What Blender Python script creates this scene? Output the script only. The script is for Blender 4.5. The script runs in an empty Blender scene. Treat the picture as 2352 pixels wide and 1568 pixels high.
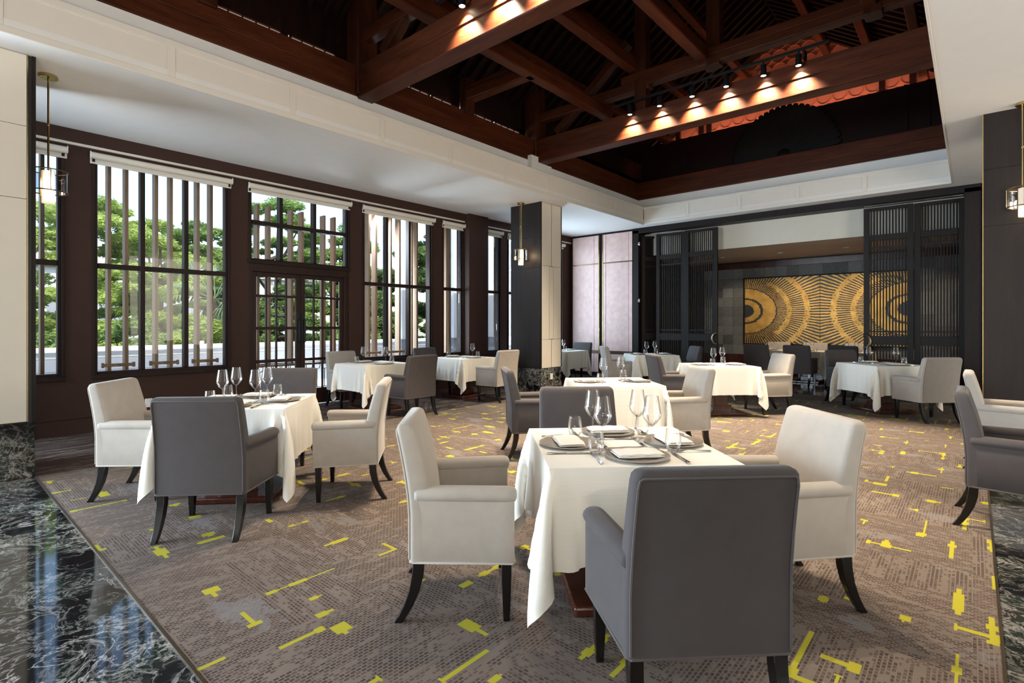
import bpy, bmesh, math, random
import numpy as np
from mathutils import Vector, Matrix
random.seed(7); RNG = np.random.default_rng(11)
PI = math.pi
SC = bpy.context.scene
COL = SC.collection
D = bpy.data

# ------------------------------------------------------------------ camera, world, sun, exposure
F_PX, HORIZON, EYE = 1210.0, 744.0, 1.40
YAW = math.atan((2235 - 1176) / F_PX)
cam = D.objects.new('camera', D.cameras.new('camera')); COL.objects.link(cam)
cam.location = (0, 0, EYE); cam.rotation_euler = (PI / 2, 0, YAW)
cam.data.sensor_width = 36; cam.data.lens = F_PX / 2352 * 36
cam.data.shift_y = -(784 - HORIZON) / 2352
cam.data.clip_start = 0.05; cam.data.clip_end = 400
SC.camera = cam
SC.view_settings.view_transform = 'Standard'; SC.view_settings.look = 'None'
SC.view_settings.gamma = 1; SC.view_settings.use_curve_mapping = False
SC.view_settings.exposure = 0.55
SC.cycles.use_denoising = True
SC.cycles.max_bounces = 8; SC.cycles.diffuse_bounces = 4; SC.cycles.glossy_bounces = 3
SC.cycles.transmission_bounces = 6; SC.cycles.transparent_max_bounces = 24
SC.cycles.caustics_reflective = False; SC.cycles.caustics_refractive = False
SC.cycles.sample_clamp_indirect = 4.0

world = D.worlds.new('world'); SC.world = world; world.use_nodes = True
wn = world.node_tree.nodes; wl = world.node_tree.links
sky = wn.new('ShaderNodeTexSky'); sky.sky_type = 'NISHITA'; sky.sun_disc = False
sky.sun_elevation = math.radians(48); sky.sun_rotation = math.radians(70)
sky.air_density = 1.0; sky.dust_density = 1.2; sky.ozone_density = 1.0
wn['Background'].inputs['Strength'].default_value = 0.32
wl.new(sky.outputs[0], wn['Background'].inputs['Color'])

def lamp(name, kind, loc, energy, color, rot=None, aim=None, **kw):
    l = D.lights.new(name, kind); l.energy = energy; l.color = color
    for k, v in kw.items(): setattr(l, k, v)
    o = D.objects.new(name, l); COL.objects.link(o); o.location = loc
    if aim is not None:
        o.rotation_euler = (Vector(aim) - Vector(loc)).to_track_quat('-Z', 'Y').to_euler()
    elif rot is not None: o.rotation_euler = rot
    return o
lamp('sun', 'SUN', (20, 0, 30), 4.0, (1, .93, .82), aim=(20 - 1.0 * 20, 7, 30 - 22), angle=0.02)
# added area lamps behind the camera, standing in for daylight from unseen, assumed windows
lamp('window_wall_fill', 'AREA', (-8.35, -4.0, 2.0), 700, (.74, .87, 1.0), rot=(0, -PI / 2, 0), shape='RECTANGLE', size=2.4, size_y=5.0)  # added area lamp before the assumed windows further along the window wall
lamp('front_corner_fill', 'AREA', (-7.5, -5.9, 2.2), 560, (.70, .85, 1.0), aim=(-5.0, 1.0, 1.9), shape='RECTANGLE', size=3.0, size_y=2.8)  # added area lamp in the corner; the front wall has no opening
lamp('right_wall_fill', 'AREA', (5.6, 6.6, 2.8), 230, (1.0, .88, .74), aim=(-6.5, 7.5, 3.4), shape='RECTANGLE', size=2.8, size_y=5)  # added warm area lamp; the right wall has no window in it
lamp('floor_bounce_fill', 'AREA', (2.6, -2.5, .35), 430, (1, .94, .86), aim=(2.2, -2.0, 4.2), shape='RECTANGLE', size=4.0, size_y=3.0)  # added unseen area lamp standing in for light bounced off the floor
lamp('hidden_window_fill', 'AREA', (-8.93, 10.85, 2.2), 150, (.66, .82, 1.0), rot=(0, -PI / 2, 0), shape='RECTANGLE', size=2.7, size_y=2.0)  # added area lamp that strengthens the daylight of the window behind the column
lamp('eaves_fill', 'AREA', (-8.96, 6.2, 3.70), 700, (.74, .87, 1.0), aim=(-6.4, 6.2, .9), shape='RECTANGLE', size=.22, size_y=12.4)  # added unseen area lamp over the window heads, strengthening the sky light
for px, w in ((2.4, 1.66), (6.42, 1.66), (4.4, 1.7), (.95, .6), (7.85, .6), (10.8, 2.2)):
    p = lamp('window_portal', 'AREA', (-8.95, px, 2.2), 1, (1, 1, 1), rot=(0, -PI / 2, 0), shape='RECTANGLE', size=2.9, size_y=w)
    p.data.cycles.is_portal = True

# ------------------------------------------------------------------ material helpers
def newmat(name):
    m = D.materials.new(name); m.use_nodes = True
    return m, m.node_tree.nodes, m.node_tree.links, m.node_tree.nodes['Principled BSDF']
class NG:
    """little helper to wire shader nodes"""
    def __init__(s, m): s.n = m.node_tree.nodes; s.l = m.node_tree.links
    def put(s, sock, v):
        if hasattr(v, 'links') or hasattr(v, 'is_linked') and not isinstance(v, (int, float)): s.l.new(v, sock)
        else: sock.default_value = v
    def math(s, op, a, b=0.0, c=None):
        n = s.n.new('ShaderNodeMath'); n.operation = op
        s.put(n.inputs[0], a); s.put(n.inputs[1], b)
        if c is not None: s.put(n.inputs[2], c)
        return n.outputs[0]
    def mix(s, f, a, b):
        n = s.n.new('ShaderNodeMix'); n.data_type = 'RGBA'
        s.put(n.inputs[0], f); s.put(n.inputs[6], a); s.put(n.inputs[7], b)
        return n.outputs[2]
    def ramp(s, f, stops):
        n = s.n.new('ShaderNodeValToRGB'); s.put(n.inputs[0], f)
        e = n.color_ramp.elements
        while len(e) < len(stops): e.new(0.5)
        for i, (p, c) in enumerate(stops): e[i].position = p; e[i].color = c if len(c) == 4 else (*c, 1)
        return n.outputs[0]
    def coords(s, kind='Object', scale=None, rot=None):
        t = s.n.new('ShaderNodeTexCoord').outputs[kind]
        if scale is None and rot is None: return t
        mp = s.n.new('ShaderNodeMapping'); s.l.new(t, mp.inputs[0])
        if scale: mp.inputs['Scale'].default_value = scale
        if rot: mp.inputs['Rotation'].default_value = rot
        return mp.outputs[0]
    def noise(s, vec, scale, detail=3, rough=.5, dist=0.0, out=0):
        n = s.n.new('ShaderNodeTexNoise'); s.l.new(vec, n.inputs['Vector'])
        n.inputs['Scale'].default_value = scale; n.inputs['Detail'].default_value = detail
        n.inputs['Roughness'].default_value = rough; n.inputs['Distortion'].default_value = dist
        return n.outputs[out]
    def xyz(s, vec):
        n = s.n.new('ShaderNodeSeparateXYZ'); s.l.new(vec, n.inputs[0]); return n.outputs
    def comb(s, x, y, z=0.0):
        n = s.n.new('ShaderNodeCombineXYZ')
        for i, v in enumerate((x, y, z)): s.put(n.inputs[i], v)
        return n.outputs[0]
    def white(s, vec):
        n = s.n.new('ShaderNodeTexWhiteNoise'); n.noise_dimensions = '3D'; s.l.new(vec, n.inputs[0]); return n.outputs
    def bump(s, bsdf, h, strength=.2, dist=.01):
        n = s.n.new('ShaderNodeBump'); n.inputs['Strength'].default_value = strength; n.inputs['Distance'].default_value = dist
        s.l.new(h, n.inputs['Height']); s.l.new(n.outputs[0], bsdf.inputs['Normal'])
def C4(c): return (*c, 1.0)
MAT = {}
def plain(name, col, rough=.6, metal=0.0, spec=.5, var=.06, vscale=6, bump=0.0, bscale=120, sheen=0.0, stretch=None):
    m, n, l, b = newmat(name); g = NG(m)
    co = g.coords(scale=stretch) if stretch else g.coords()
    f = g.noise(co, vscale, 4)
    lo = tuple(c * (1 - var * 2) for c in col); hi = tuple(min(1, c * (1 + var * 2)) for c in col)
    l.new(g.mix(f, C4(lo), C4(hi)), b.inputs['Base Color'])
    b.inputs['Roughness'].default_value = rough; b.inputs['Metallic'].default_value = metal
    b.inputs['Specular IOR Level'].default_value = spec
    if sheen: b.inputs['Sheen Weight'].default_value = sheen; b.inputs['Sheen Roughness'].default_value = .4
    if bump: g.bump(b, g.noise(co, bscale, 2), bump, .004)
    MAT[name] = m; return m
def wood(name, dark, light, rough=.4, axis=(1, 1, 1), scale=9, spec=.5):
    m, n, l, b = newmat(name); g = NG(m)
    co = g.coords(scale=axis)
    f = g.noise(co, scale, 6, .65, .6); f2 = g.noise(co, scale * 5, 3, .6)
    h = g.math('ADD', g.math('MULTIPLY', f, .7), g.math('MULTIPLY', f2, .3))
    l.new(g.ramp(h, [(.33, dark), (.52, tuple((a + c) / 2 for a, c in zip(dark, light))), (.7, light)]), b.inputs['Base Color'])
    b.inputs['Roughness'].default_value = rough; b.inputs['Specular IOR Level'].default_value = spec
    g.bump(b, h, .12, .004)
    MAT[name] = m; return m
def emit(name, col, s):
    m, n, l, b = newmat(name)
    b.inputs['Base Color'].default_value = C4(col); b.inputs['Emission Color'].default_value = C4(col); b.inputs['Emission Strength'].default_value = s
    MAT[name] = m; return m
def thin_glass(name, tint=(1, 1, 1), edge=.55, refl=1.0, ior=1.45):
    m = D.materials.new(name); m.use_nodes = True; n = m.node_tree.nodes; l = m.node_tree.links
    n.clear(); g = NG(m)
    out = n.new('ShaderNodeOutputMaterial'); tr = n.new('ShaderNodeBsdfTransparent'); gl = n.new('ShaderNodeBsdfGlossy'); mx = n.new('ShaderNodeMixShader')
    lw = n.new('ShaderNodeLayerWeight'); lw.inputs['Blend'].default_value = .35
    f = g.math('POWER', lw.outputs['Facing'], 2.5)
    l.new(g.mix(f, C4(tint), C4(tuple(t * edge for t in tint))), tr.inputs['Color'])
    gl.inputs['Roughness'].default_value = .01; gl.inputs['Color'].default_value = (1, 1, 1, 1)
    fr = n.new('ShaderNodeFresnel'); fr.inputs['IOR'].default_value = ior
    l.new(g.math('MINIMUM', g.math('MULTIPLY', fr.outputs[0], refl), .62), mx.inputs[0])
    l.new(tr.outputs[0], mx.inputs[1]); l.new(gl.outputs[0], mx.inputs[2]); l.new(mx.outputs[0], out.inputs['Surface'])
    MAT[name] = m; return m

plain('ceiling_paint', (0.8436, 0.8322, 0.8094), .8, var=.015)
plain('fascia_paint', (0.8140, 0.7700, 0.7040), .6, var=.015)
plain('brown_wall', (0.0403, 0.0163, 0.0111), .6, var=.08, spec=.3)
wood('frame_wood', (0.0098, 0.0049, 0.0042), (0.0280, 0.0126, 0.0084), .5, (1, 1, .12), 9, .2)
wood('door_wood', (0.0112, 0.0049, 0.0035), (0.0350, 0.0112, 0.0070), .45, (1, 1, .12), 9, .25)
wood('beam_wood', (0.0289, 0.0064, 0.0026), (0.0978, 0.0263, 0.0093), .45, (.10, 1, 1), 11, .18)
wood('beam_wood_y', (0.0306, 0.0067, 0.0027), (0.1035, 0.0279, 0.0099), .45, (1, .10, 1), 11, .18)
wood('post_wood', (0.0250, 0.0065, 0.0030), (0.0700, 0.0225, 0.0100), .35, (1, 1, .10), 11, .15)
wood('roof_board', (0.0050, 0.0022, 0.0014), (0.0196, 0.0078, 0.0045), .55, (.2, 1, .2), 8, .12)
wood('veneer', (0.0076, 0.0041, 0.0029), (0.0176, 0.0100, 0.0076), .55, (1, 1, .08), 16, .3)
wood('screen_wood', (.0045, .0026, .002), (.013, .0065, .0045), .5, (1, 1, .1), 9, .25)
wood('mahogany', (.030, .007, .004), (.085, .022, .012), .22, (1, 1, .2))
wood('soffit_wood', (.56, .44, .36), (.66, .53, .44), .5, (.1, 1, 1))
wood('fin_wood', (.36, .215, .125), (.54, .37, .25), .6, (1, 1, .06), 14, .3)
plain('cream_leather', (.72, .665, .575), .5, var=.015)
plain('black_groove', (.008, .007, .006), .5)
plain('brass', (.55, .40, .18), .25, 1.0, var=.05)
plain('dark_bronze', (.16, .12, .08), .35, .9)
plain('steel', (.62, .60, .58), .18, 1.0, var=.03)
plain('charger_glass', (.40, .345, .295), .28, .35, var=.15, vscale=30)
plain('charger_rim', (.80, .77, .72), .15, .9)
plain('napkin', (.84, .81, .76), .85, var=.01, bump=.15, bscale=300)
plain('black_leg', (.006, .005, .005), .22)
plain('light_fabric', (0.3854, 0.3485, 0.3075), .9, var=.05, vscale=14, bump=.12, bscale=420, sheen=.25)
plain('dark_fabric', (0.0595, 0.0510, 0.0519), .9, var=.07, vscale=14, bump=.12, bscale=420, sheen=.12)
plain('light_piping', (.43, .395, .355), .85); plain('dark_piping', (.085, .074, .074), .85)
plain('blind_cloth', (.74, .70, .62), .8, var=.02)
plain('rail_white', (.75, .71, .65), .5)
plain('white_plastic', (.80, .80, .78), .4)
plain('metal_black', (.010, .010, .010), .4, .4)
plain('terrace_stone', (.60, .58, .55), .8, var=.05)
plain('parapet_paint', (.84, .83, .82), .75, var=.02)
plain('white_column', (.90, .90, .90), .7, var=.01); plain('grey_plinth', (.24, .25, .28), .7)
plain('bark', (.060, .047, .035), .9, var=.3, vscale=8)
plain('iron', (.05, .06, .06), .5, .3)
plain('roof_tile_clay', (.35, .30, .27), .8)
plain('ground_green', (.05, .075, .03), .95, var=.3, vscale=2)
plain('far_building', (0.4900, 0.4900, 0.5040), .8)
plain('red_wall', (.44, .125, .070), .65, var=.12, vscale=3)
plain('fan_wood', (.0065, .003, .0022), .55, spec=.25)
plain('panel_dark', (.014, .0028, .0020), .5, spec=.2)
plain('pink_panel', (.70, .50, .465), .5, var=.12, vscale=9)
plain('far_white', (0.6843, 0.6647, 0.5865), .7, var=.02)
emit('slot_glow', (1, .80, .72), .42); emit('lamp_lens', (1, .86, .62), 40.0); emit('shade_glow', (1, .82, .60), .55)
plain('shade_white', (.85, .80, .72), .5)
thin_glass('clear_glass', (1, 1, 1), .66, 1.25); thin_glass('window_glass', (.97, .99, .985), .9, .55, 1.35); thin_glass('smoke_glass', (.62, .64, .68), .6, 1.0)

def leafmat(name, c1, c2):
    m, n, l, b = newmat(name); g = NG(m)
    r = g.noise(g.coords(), 1.6, 3); r2 = g.white(g.coords())[0]
    f = g.math('ADD', g.math('MULTIPLY', r, .75), g.math('MULTIPLY', r2, .25))
    l.new(g.ramp(f, [(.3, c1), (.7, c2)]), b.inputs['Base Color'])
    b.inputs['Roughness'].default_value = .55; b.inputs['Specular IOR Level'].default_value = .25
    tr = n.new('ShaderNodeBsdfTranslucent'); l.new(g.ramp(f, [(.3, tuple(x * 1.3 for x in c1)), (.7, tuple(x * 1.3 for x in c2))]), tr.inputs['Color'])
    mx = n.new('ShaderNodeMixShader'); mx.inputs[0].default_value = .4
    l.new(b.outputs[0], mx.inputs[1]); l.new(tr.outputs[0], mx.inputs[2]); l.new(mx.outputs[0], n['Material Output'].inputs['Surface'])
    MAT[name] = m
leafmat('leaf_bright', (0.2061, 0.2834, 0.0644), (0.5410, 0.6440, 0.2061)); leafmat('leaf_mid', (0.1159, 0.1932, 0.0515), (0.3349, 0.4637, 0.1417))
leafmat('leaf_dark', (0.0644, 0.1159, 0.0386), (0.1932, 0.2834, 0.0902)); leafmat('leaf_palm', (0.1159, 0.1803, 0.0902), (0.2834, 0.3735, 0.2061))

def marble(name, streak):
    m, n, l, b = newmat(name); g = NG(m)
    co = g.coords(scale=(2.6, .35, 1)) if streak else g.coords()
    big = g.noise(co, .9, 5, .6, .8); col = g.noise(co, 2.3, 4, .6, .5)
    if streak:
        v = g.noise(co, 5.0, 8, .72, 1.2); base = g.ramp(v, [(.33, (.020, .017, .019)), (.48, (.080, .062, .055)), (.60, (.22, .18, .165)), (.74, (.42, .38, .37))])
        l.new(base, b.inputs['Base Color'])
    else:
        def ridge(scale, dist, lo, seed):
            v = g.n.new('ShaderNodeVectorMath'); v.operation = 'ADD'; g.l.new(co, v.inputs[0]); v.inputs[1].default_value = (seed, seed * .7, 0)
            nn = g.noise(v.outputs[0], scale, 7, .62, dist); r = g.math('SUBTRACT', 1.0, g.math('ABSOLUTE', g.math('MULTIPLY', g.math('SUBTRACT', nn, .5), 4.0)))
            return g.ramp(r, [(lo, (0, 0, 0)), (1.0, (1, 1, 1))])
        msk = g.ramp(big, [(.44, (0, 0, 0)), (.60, (1, 1, 1))]); msk2 = g.ramp(col, [(.46, (0, 0, 0)), (.62, (1, 1, 1))])
        vv = g.math('ADD', g.math('MULTIPLY', ridge(1.3, 1.2, .95, 0.), .25), g.math('ADD', g.math('MULTIPLY', g.math('MULTIPLY', ridge(4.5, 1.6, .88, 3.), msk), .85), g.math('MULTIPLY', g.math('MULTIPLY', ridge(11., 1.2, .84, 7.), msk2), .50)))
        base = g.ramp(col, [(.3, (.004, .004, .005)), (.48, (.008, .009, .010)), (.60, (.018, .027, .021)), (.68, (.026, .020, .017)), (.78, (.008, .008, .010))])
        l.new(g.mix(vv, base, (.42, .40, .38, 1)), b.inputs['Base Color'])
    b.inputs['Roughness'].default_value = .06; b.inputs['Specular IOR Level'].default_value = .45
    MAT[name] = m
marble('marble', False); marble('streak_marble', True)

def carpetmat():
    m, n, l, b = newmat('carpet_weave'); g = NG(m)
    x, y, z = g.xyz(g.coords())
    def snap(a, s): return g.math('MULTIPLY', g.math('FLOOR', g.math('DIVIDE', a, s)), s)
    sx, sy = snap(x, .011), snap(y, .011)
    blk = g.white(g.comb(g.math('FLOOR', g.math('DIVIDE', x, .47)), g.math('FLOOR', g.math('DIVIDE', y, .39)), 3.0))[0]
    sel = g.math('GREATER_THAN', blk, .5)
    d1 = g.noise(g.comb(g.math('MULTIPLY', sx, 3.5), g.math('MULTIPLY', sy, 21.)), 1.0, 2, .6)
    d2 = g.noise(g.comb(g.math('MULTIPLY', sx, 21.), g.math('MULTIPLY', sy, 3.5)), 1.0, 2, .6)
    d = g.math('ADD', g.math('MULTIPLY', d1, sel), g.math('MULTIPLY', d2, g.math('SUBTRACT', 1., sel)))
    nsel = g.math('SUBTRACT', 1., sel)
    al = g.math('ADD', g.math('MULTIPLY', x, sel), g.math('MULTIPLY', y, nsel)); ac = g.math('ADD', g.math('MULTIPLY', y, sel), g.math('MULTIPLY', x, nsel))
    ua, vc = g.math('DIVIDE', al, .026), g.math('DIVIDE', ac, .0175)
    iv = g.math('FLOOR', vc); ua = g.math('ADD', ua, g.math('MULTIPLY', g.math('MODULO', iv, 2.0), .5)); iu = g.math('FLOOR', ua)
    dots = g.white(g.comb(iu, iv, 1.0))[0]
    inside = g.math('MULTIPLY', g.math('LESS_THAN', g.math('FRACT', ua), .80), g.math('LESS_THAN', g.math('FRACT', vc), .66))
    dens = g.math('ADD', d, g.math('MULTIPLY', g.math('SUBTRACT', dots, .5), .22))
    big = g.noise(g.comb(x, y), .8, 3)
    dens = g.math('ADD', dens, g.math('MULTIPLY', g.math('SUBTRACT', big, .5), .25))
    dk = g.math('MULTIPLY', inside, g.math('GREATER_THAN', dens, .425)); dk2 = g.math('MULTIPLY', inside, g.math('GREATER_THAN', dens, .54))
    w = g.math('SUBTRACT', 1.0, g.math('ADD', g.math('MULTIPLY', dk, .6), g.math('MULTIPLY', dk2, .4)))
    tint = g.ramp(big, [(.3, (.150, .119, .102)), (.7, (.200, .161, .135))])
    col = g.mix(dk, tint, (.105, .079, .067, 1)); col = g.mix(dk2, col, (.070, .051, .043, 1))
    gp = g.noise(g.comb(g.math('MULTIPLY', sx, 1.6), g.math('MULTIPLY', sy, 3.2)), 1.0, 2)
    col = g.mix(g.math('MULTIPLY', g.math('GREATER_THAN', g.math('ADD', gp, g.math('MULTIPLY', dots, .10)), .70), .6), col, (.20, .19, .195, 1))
    def dash(a, c, la, lc, seed, thr):
        u = g.math('DIVIDE', a, la); v = g.math('DIVIDE', c, lc)
        iv = g.math('FLOOR', v); u = g.math('ADD', u, g.math('MULTIPLY', g.white(g.comb(iv, seed, 9.0))[0], 1.0))
        iu = g.math('FLOOR', u)
        r = g.white(g.comb(iu, iv, seed)); cr = g.n.new('ShaderNodeSeparateColor'); g.l.new(r[1], cr.inputs[0])
        fu = g.math('SUBTRACT', u, iu); fv = g.math('SUBTRACT', v, iv)
        st = g.math('MULTIPLY', cr.outputs[0], .40); ln = g.math('ADD', .10, g.math('MULTIPLY', g.math('POWER', cr.outputs[1], 1.5), .50))
        ce = g.math('ADD', .3, g.math('MULTIPLY', cr.outputs[2], .4))
        du = g.math('SUBTRACT', fu, st)
        wob = g.white(g.comb(g.math('FLOOR', g.math('DIVIDE', a, .055)), iv, seed + 1))[0]
        th = g.math('ADD', .05, g.math('MULTIPLY', g.math('GREATER_THAN', wob, .66), .075))
        k = g.math('MULTIPLY', g.math('GREATER_THAN', du, 0), g.math('LESS_THAN', du, ln))
        k = g.math('MULTIPLY', k, g.math('LESS_THAN', g.math('ABSOLUTE', g.math('SUBTRACT', fv, ce)), th))
        return g.math('MULTIPLY', k, g.math('GREATER_THAN', r[0], thr))
    k = g.math('MAXIMUM', dash(sy, sx, .66, .165, 2.0, .52), dash(sx, sy, .40, .30, 5.0, .50))
    col = g.mix(k, col, (.39, .355, .035, 1))
    l.new(col, b.inputs['Base Color']); b.inputs['Roughness'].default_value = .95; b.inputs['Specular IOR Level'].default_value = .1
    g.bump(b, w, .35, .006); MAT['carpet_weave'] = m
carpetmat()

def clothmat():
    m, n, l, b = newmat('table_linen'); g = NG(m)
    uv = g.coords('UV'); w = g.noise(uv, 1.0, 2); mp = uv.node
    v = g.n.new('ShaderNodeMapping'); g.l.new(uv, v.inputs[0]); v.inputs['Scale'].default_value = (3, 210, 1)
    w = g.noise(v.outputs[0], 1.0, 3, .6)
    l.new(g.mix(w, (.80, .765, .69, 1), (.88, .855, .79, 1)), b.inputs['Base Color'])
    b.inputs['Roughness'].default_value = .75; b.inputs['Specular IOR Level'].default_value = .25
    b.inputs['Sheen Weight'].default_value = .1
    g.bump(b, w, .25, .004); MAT['table_linen'] = m
clothmat()

def goldmat():
    m, n, l, b = newmat('gold_mural'); g = NG(m)
    x, y, z = g.xyz(g.coords())
    u = g.math('ABSOLUTE', x); dx = g.math('SUBTRACT', 1.86, u); dz = g.math('MULTIPLY', z, 1.28)
    r = g.math('SQRT', g.math('ADD', g.math('MULTIPLY', dx, dx), g.math('MULTIPLY', dz, dz)))
    th = g.math('ARCTAN2', dz, dx)
    nv = g.comb(g.math('MULTIPLY', g.math('COSINE', th), 3.), g.math('MULTIPLY', g.math('SINE', th), 3.), r)
    j = g.math('SUBTRACT', g.noise(nv, 5.0, 5, .7), .5)
    rr = g.math('ADD', r, g.math('MULTIPLY', j, .16))
    ray = g.math('SINE', g.math('ADD', g.math('MULTIPLY', th, 120.), g.math('MULTIPLY', g.noise(g.comb(dx, dz), 5.0, 3), 3.)))
    frag = g.noise(g.comb(g.math('MULTIPLY', th, 14.), g.math('MULTIPLY', r, 7.), 0), 2.2, 3, .7)
    inner = g.math('GREATER_THAN', g.math('ADD', ray, g.math('MULTIPLY', g.math('SUBTRACT', frag, .5), 6.)), .15)
    rays = g.math('GREATER_THAN', g.math('ADD', ray, g.math('MULTIPLY', g.math('SUBTRACT', frag, .5), 1.4)), -.05)
    def band(a, c): return g.math('MULTIPLY', g.math('GREATER_THAN', rr, a), g.math('LESS_THAN', rr, c))
    k = g.math('MULTIPLY', band(.83, 1.12), inner)
    k = g.math('MAXIMUM', k, g.math('MULTIPLY', g.math('GREATER_THAN', rr, 1.12), rays))
    side = g.math('GREATER_THAN', g.math('COSINE', g.math('ADD', th, -.12)), .62)
    k = g.math('MAXIMUM', k, g.math('MULTIPLY', g.math('MULTIPLY', g.math('ADD', band(1.06, 1.19), band(1.50, 1.63)), g.math('GREATER_THAN', frag, .42)), side))
    k = g.math('MAXIMUM', k, g.math('ADD', band(.23, .40), band(.47, .80)))
    k = g.math('MINIMUM', k, 1.0)
    gold = g.ramp(g.noise(g.comb(x, z), 4.0, 4), [(.3, (.36, .19, .035)), (.7, (.62, .36, .085))])
    l.new(g.mix(k, (.012, .012, .011, 1), gold), b.inputs['Base Color'])
    l.new(g.math('MULTIPLY', k, .55), b.inputs['Metallic']); b.inputs['Roughness'].default_value = .42
    MAT['gold_mural'] = m
goldmat()
def slatemat():
    m, n, l, b = newmat('slate'); g = NG(m)
    oi = g.n.new('ShaderNodeObjectInfo').outputs['Random']; co = g.coords()
    f = g.math('ADD', g.math('MULTIPLY', g.noise(co, 14, 6, .7), .7), g.math('MULTIPLY', oi, .45))
    l.new(g.ramp(f, [(.25, (.055, .060, .062)), (.85, (.20, .21, .21))]), b.inputs['Base Color'])
    b.inputs['Roughness'].default_value = .6; g.bump(b, g.noise(co, 30, 5, .7), .4, .01); MAT['slate'] = m
slatemat()

# ------------------------------------------------------------------ mesh helpers
class G:
    def __init__(s): s.v = []; s.f = []; s.uv = None
    def add(s, vs, fs):
        o = len(s.v); s.v += [tuple(p) for p in vs]; s.f += [tuple(i + o for i in q) for q in fs]; return s
    def box(s, x0, x1, y0, y1, z0, z1, M=None):
        vs = [Vector(p) for p in ((x0, y0, z0), (x1, y0, z0), (x1, y1, z0), (x0, y1, z0), (x0, y0, z1), (x1, y0, z1), (x1, y1, z1), (x0, y1, z1))]
        if M is not None: vs = [M @ p for p in vs]
        return s.add(vs, [(0, 3, 2, 1), (4, 5, 6, 7), (0, 1, 5, 4), (1, 2, 6, 5), (2, 3, 7, 6), (3, 0, 4, 7)])
    def loft(s, rings, cap0=True, cap1=True):
        n = len(rings[0]); vs = [p for r in rings for p in r]; fs = []
        for k in range(len(rings) - 1):
            for i in range(n):
                j = (i + 1) % n
                fs.append((k * n + i, k * n + j, (k + 1) * n + j, (k + 1) * n + i))
        if cap0: fs.append(tuple(range(n - 1, -1, -1)))
        if cap1: fs.append(tuple((len(rings) - 1) * n + i for i in range(n)))
        return s.add(vs, fs)
    def lathe(s, prof, seg=24, c=(0, 0, 0), cap0=False, cap1=False):
        rings = [[(c[0] + r * math.cos(2 * PI * i / seg), c[1] + r * math.sin(2 * PI * i / seg), c[2] + z) for i in range(seg)] for r, z in prof]
        return s.loft(rings, cap0, cap1)
    def tube(s, pts, r, seg=8, closed=False):
        pts = [Vector(p) for p in pts]; n = len(pts); rings = []
        rr = r if isinstance(r, (list, tuple)) else [r] * n
        prev = None
        for i, p in enumerate(pts):
            a = pts[(i - 1) % n] if (closed or i > 0) else pts[0]; c = pts[(i + 1) % n] if (closed or i < n - 1) else pts[-1]
            t = (c - a).normalized()
            if prev is None: u = t.orthogonal().normalized()
            else:
                u = prev - t * prev.dot(t); u = u.normalized() if u.length > 1e-6 else t.orthogonal().normalized()
            prev = u; w = t.cross(u)
            rings.append([p + u * (rr[i] * math.cos(2 * PI * k / seg)) + w * (rr[i] * math.sin(2 * PI * k / seg)) for k in range(seg)])
        if closed: rings.append(rings[0])
        return s.loft(rings, not closed, not closed)
    def prism(s, poly, y0, y1):  # polygon in xz, extruded along y
        n = len(poly)
        vs = [(x, y0, z) for x, z in poly] + [(x, y1, z) for x, z in poly]
        fs = [tuple(range(n)), tuple(range(2 * n - 1, n - 1, -1))] + [(i, i + n, (i + 1) % n + n, (i + 1) % n) for i in range(n)]
        return s.add(vs, fs)
    def mesh(s, name, mat, smooth=True, ang=38):
        me = D.meshes.new(name); me.from_pydata(s.v, [], s.f); me.materials.append(MAT[mat])
        bm = bmesh.new(); bm.from_mesh(me); bmesh.ops.recalc_face_normals(bm, faces=bm.faces); bm.to_mesh(me); bm.free()
        if smooth:
            me.polygons.foreach_set('use_smooth', [True] * len(me.polygons)); me.set_sharp_from_angle(angle=math.radians(ang))
        me.update(); return me
def link(name, me, parent=None, loc=None, rz=None, bev=0, seg=2):
    o = D.objects.new(name, me); COL.objects.link(o)
    if parent is not None: o.parent = parent
    if loc is not None: o.location = loc
    if rz is not None: o.rotation_euler = (0, 0, rz)
    if bev:
        b = o.modifiers.new('bevel', 'BEVEL'); b.width = bev; b.segments = seg; b.limit_method = 'ANGLE'; b.angle_limit = math.radians(50)
    return o
def obj(name, g, mat, parent=None, loc=None, rz=None, bev=0, smooth=True, ang=38, seg=2): return link(name, g.mesh(name, mat, smooth, ang), parent, loc, rz, bev, seg)
def box(name, mat, x0, x1, y0, y1, z0, z1, parent=None, bev=0, M=None): return obj(name, G().box(x0, x1, y0, y1, z0, z1, M), mat, parent, bev=bev, smooth=bool(bev))
_bc = {}
def piece(name, mat, c, s, parent, bev=0):
    """box piece centred at c with size s; alike pieces share one mesh"""
    key = (mat, tuple(round(a, 4) for a in s))
    if key not in _bc: _bc[key] = G().box(-s[0] / 2, s[0] / 2, -s[1] / 2, s[1] / 2, -s[2] / 2, s[2] / 2).mesh(name, mat, False)
    return link(name, _bc[key], parent, c, bev=bev)
def struct(o, kind='structure'): o['kind'] = kind; return o
def tag(o, label, cat, group=None):
    o['label'] = label; o['category'] = cat
    if group: o['group'] = group
    return o
def empty(name, loc=(0, 0, 0), rz=0):
    o = D.objects.new(name, None); COL.objects.link(o); o.location = loc; o.rotation_euler = (0, 0, rz); o.empty_display_size = .1; return o
def dup(root, loc, rz, label=None, group=None):
    r = root.copy(); COL.objects.link(r); r.location = loc; r.rotation_euler = (0, 0, rz)
    if label: r['label'] = label
    if group: r['group'] = group
    for ch in list(root.children):
        c = ch.copy(); COL.objects.link(c); c.parent = r
        for gc in list(ch.children):
            d = gc.copy(); COL.objects.link(d); d.parent = c
    return r

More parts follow.
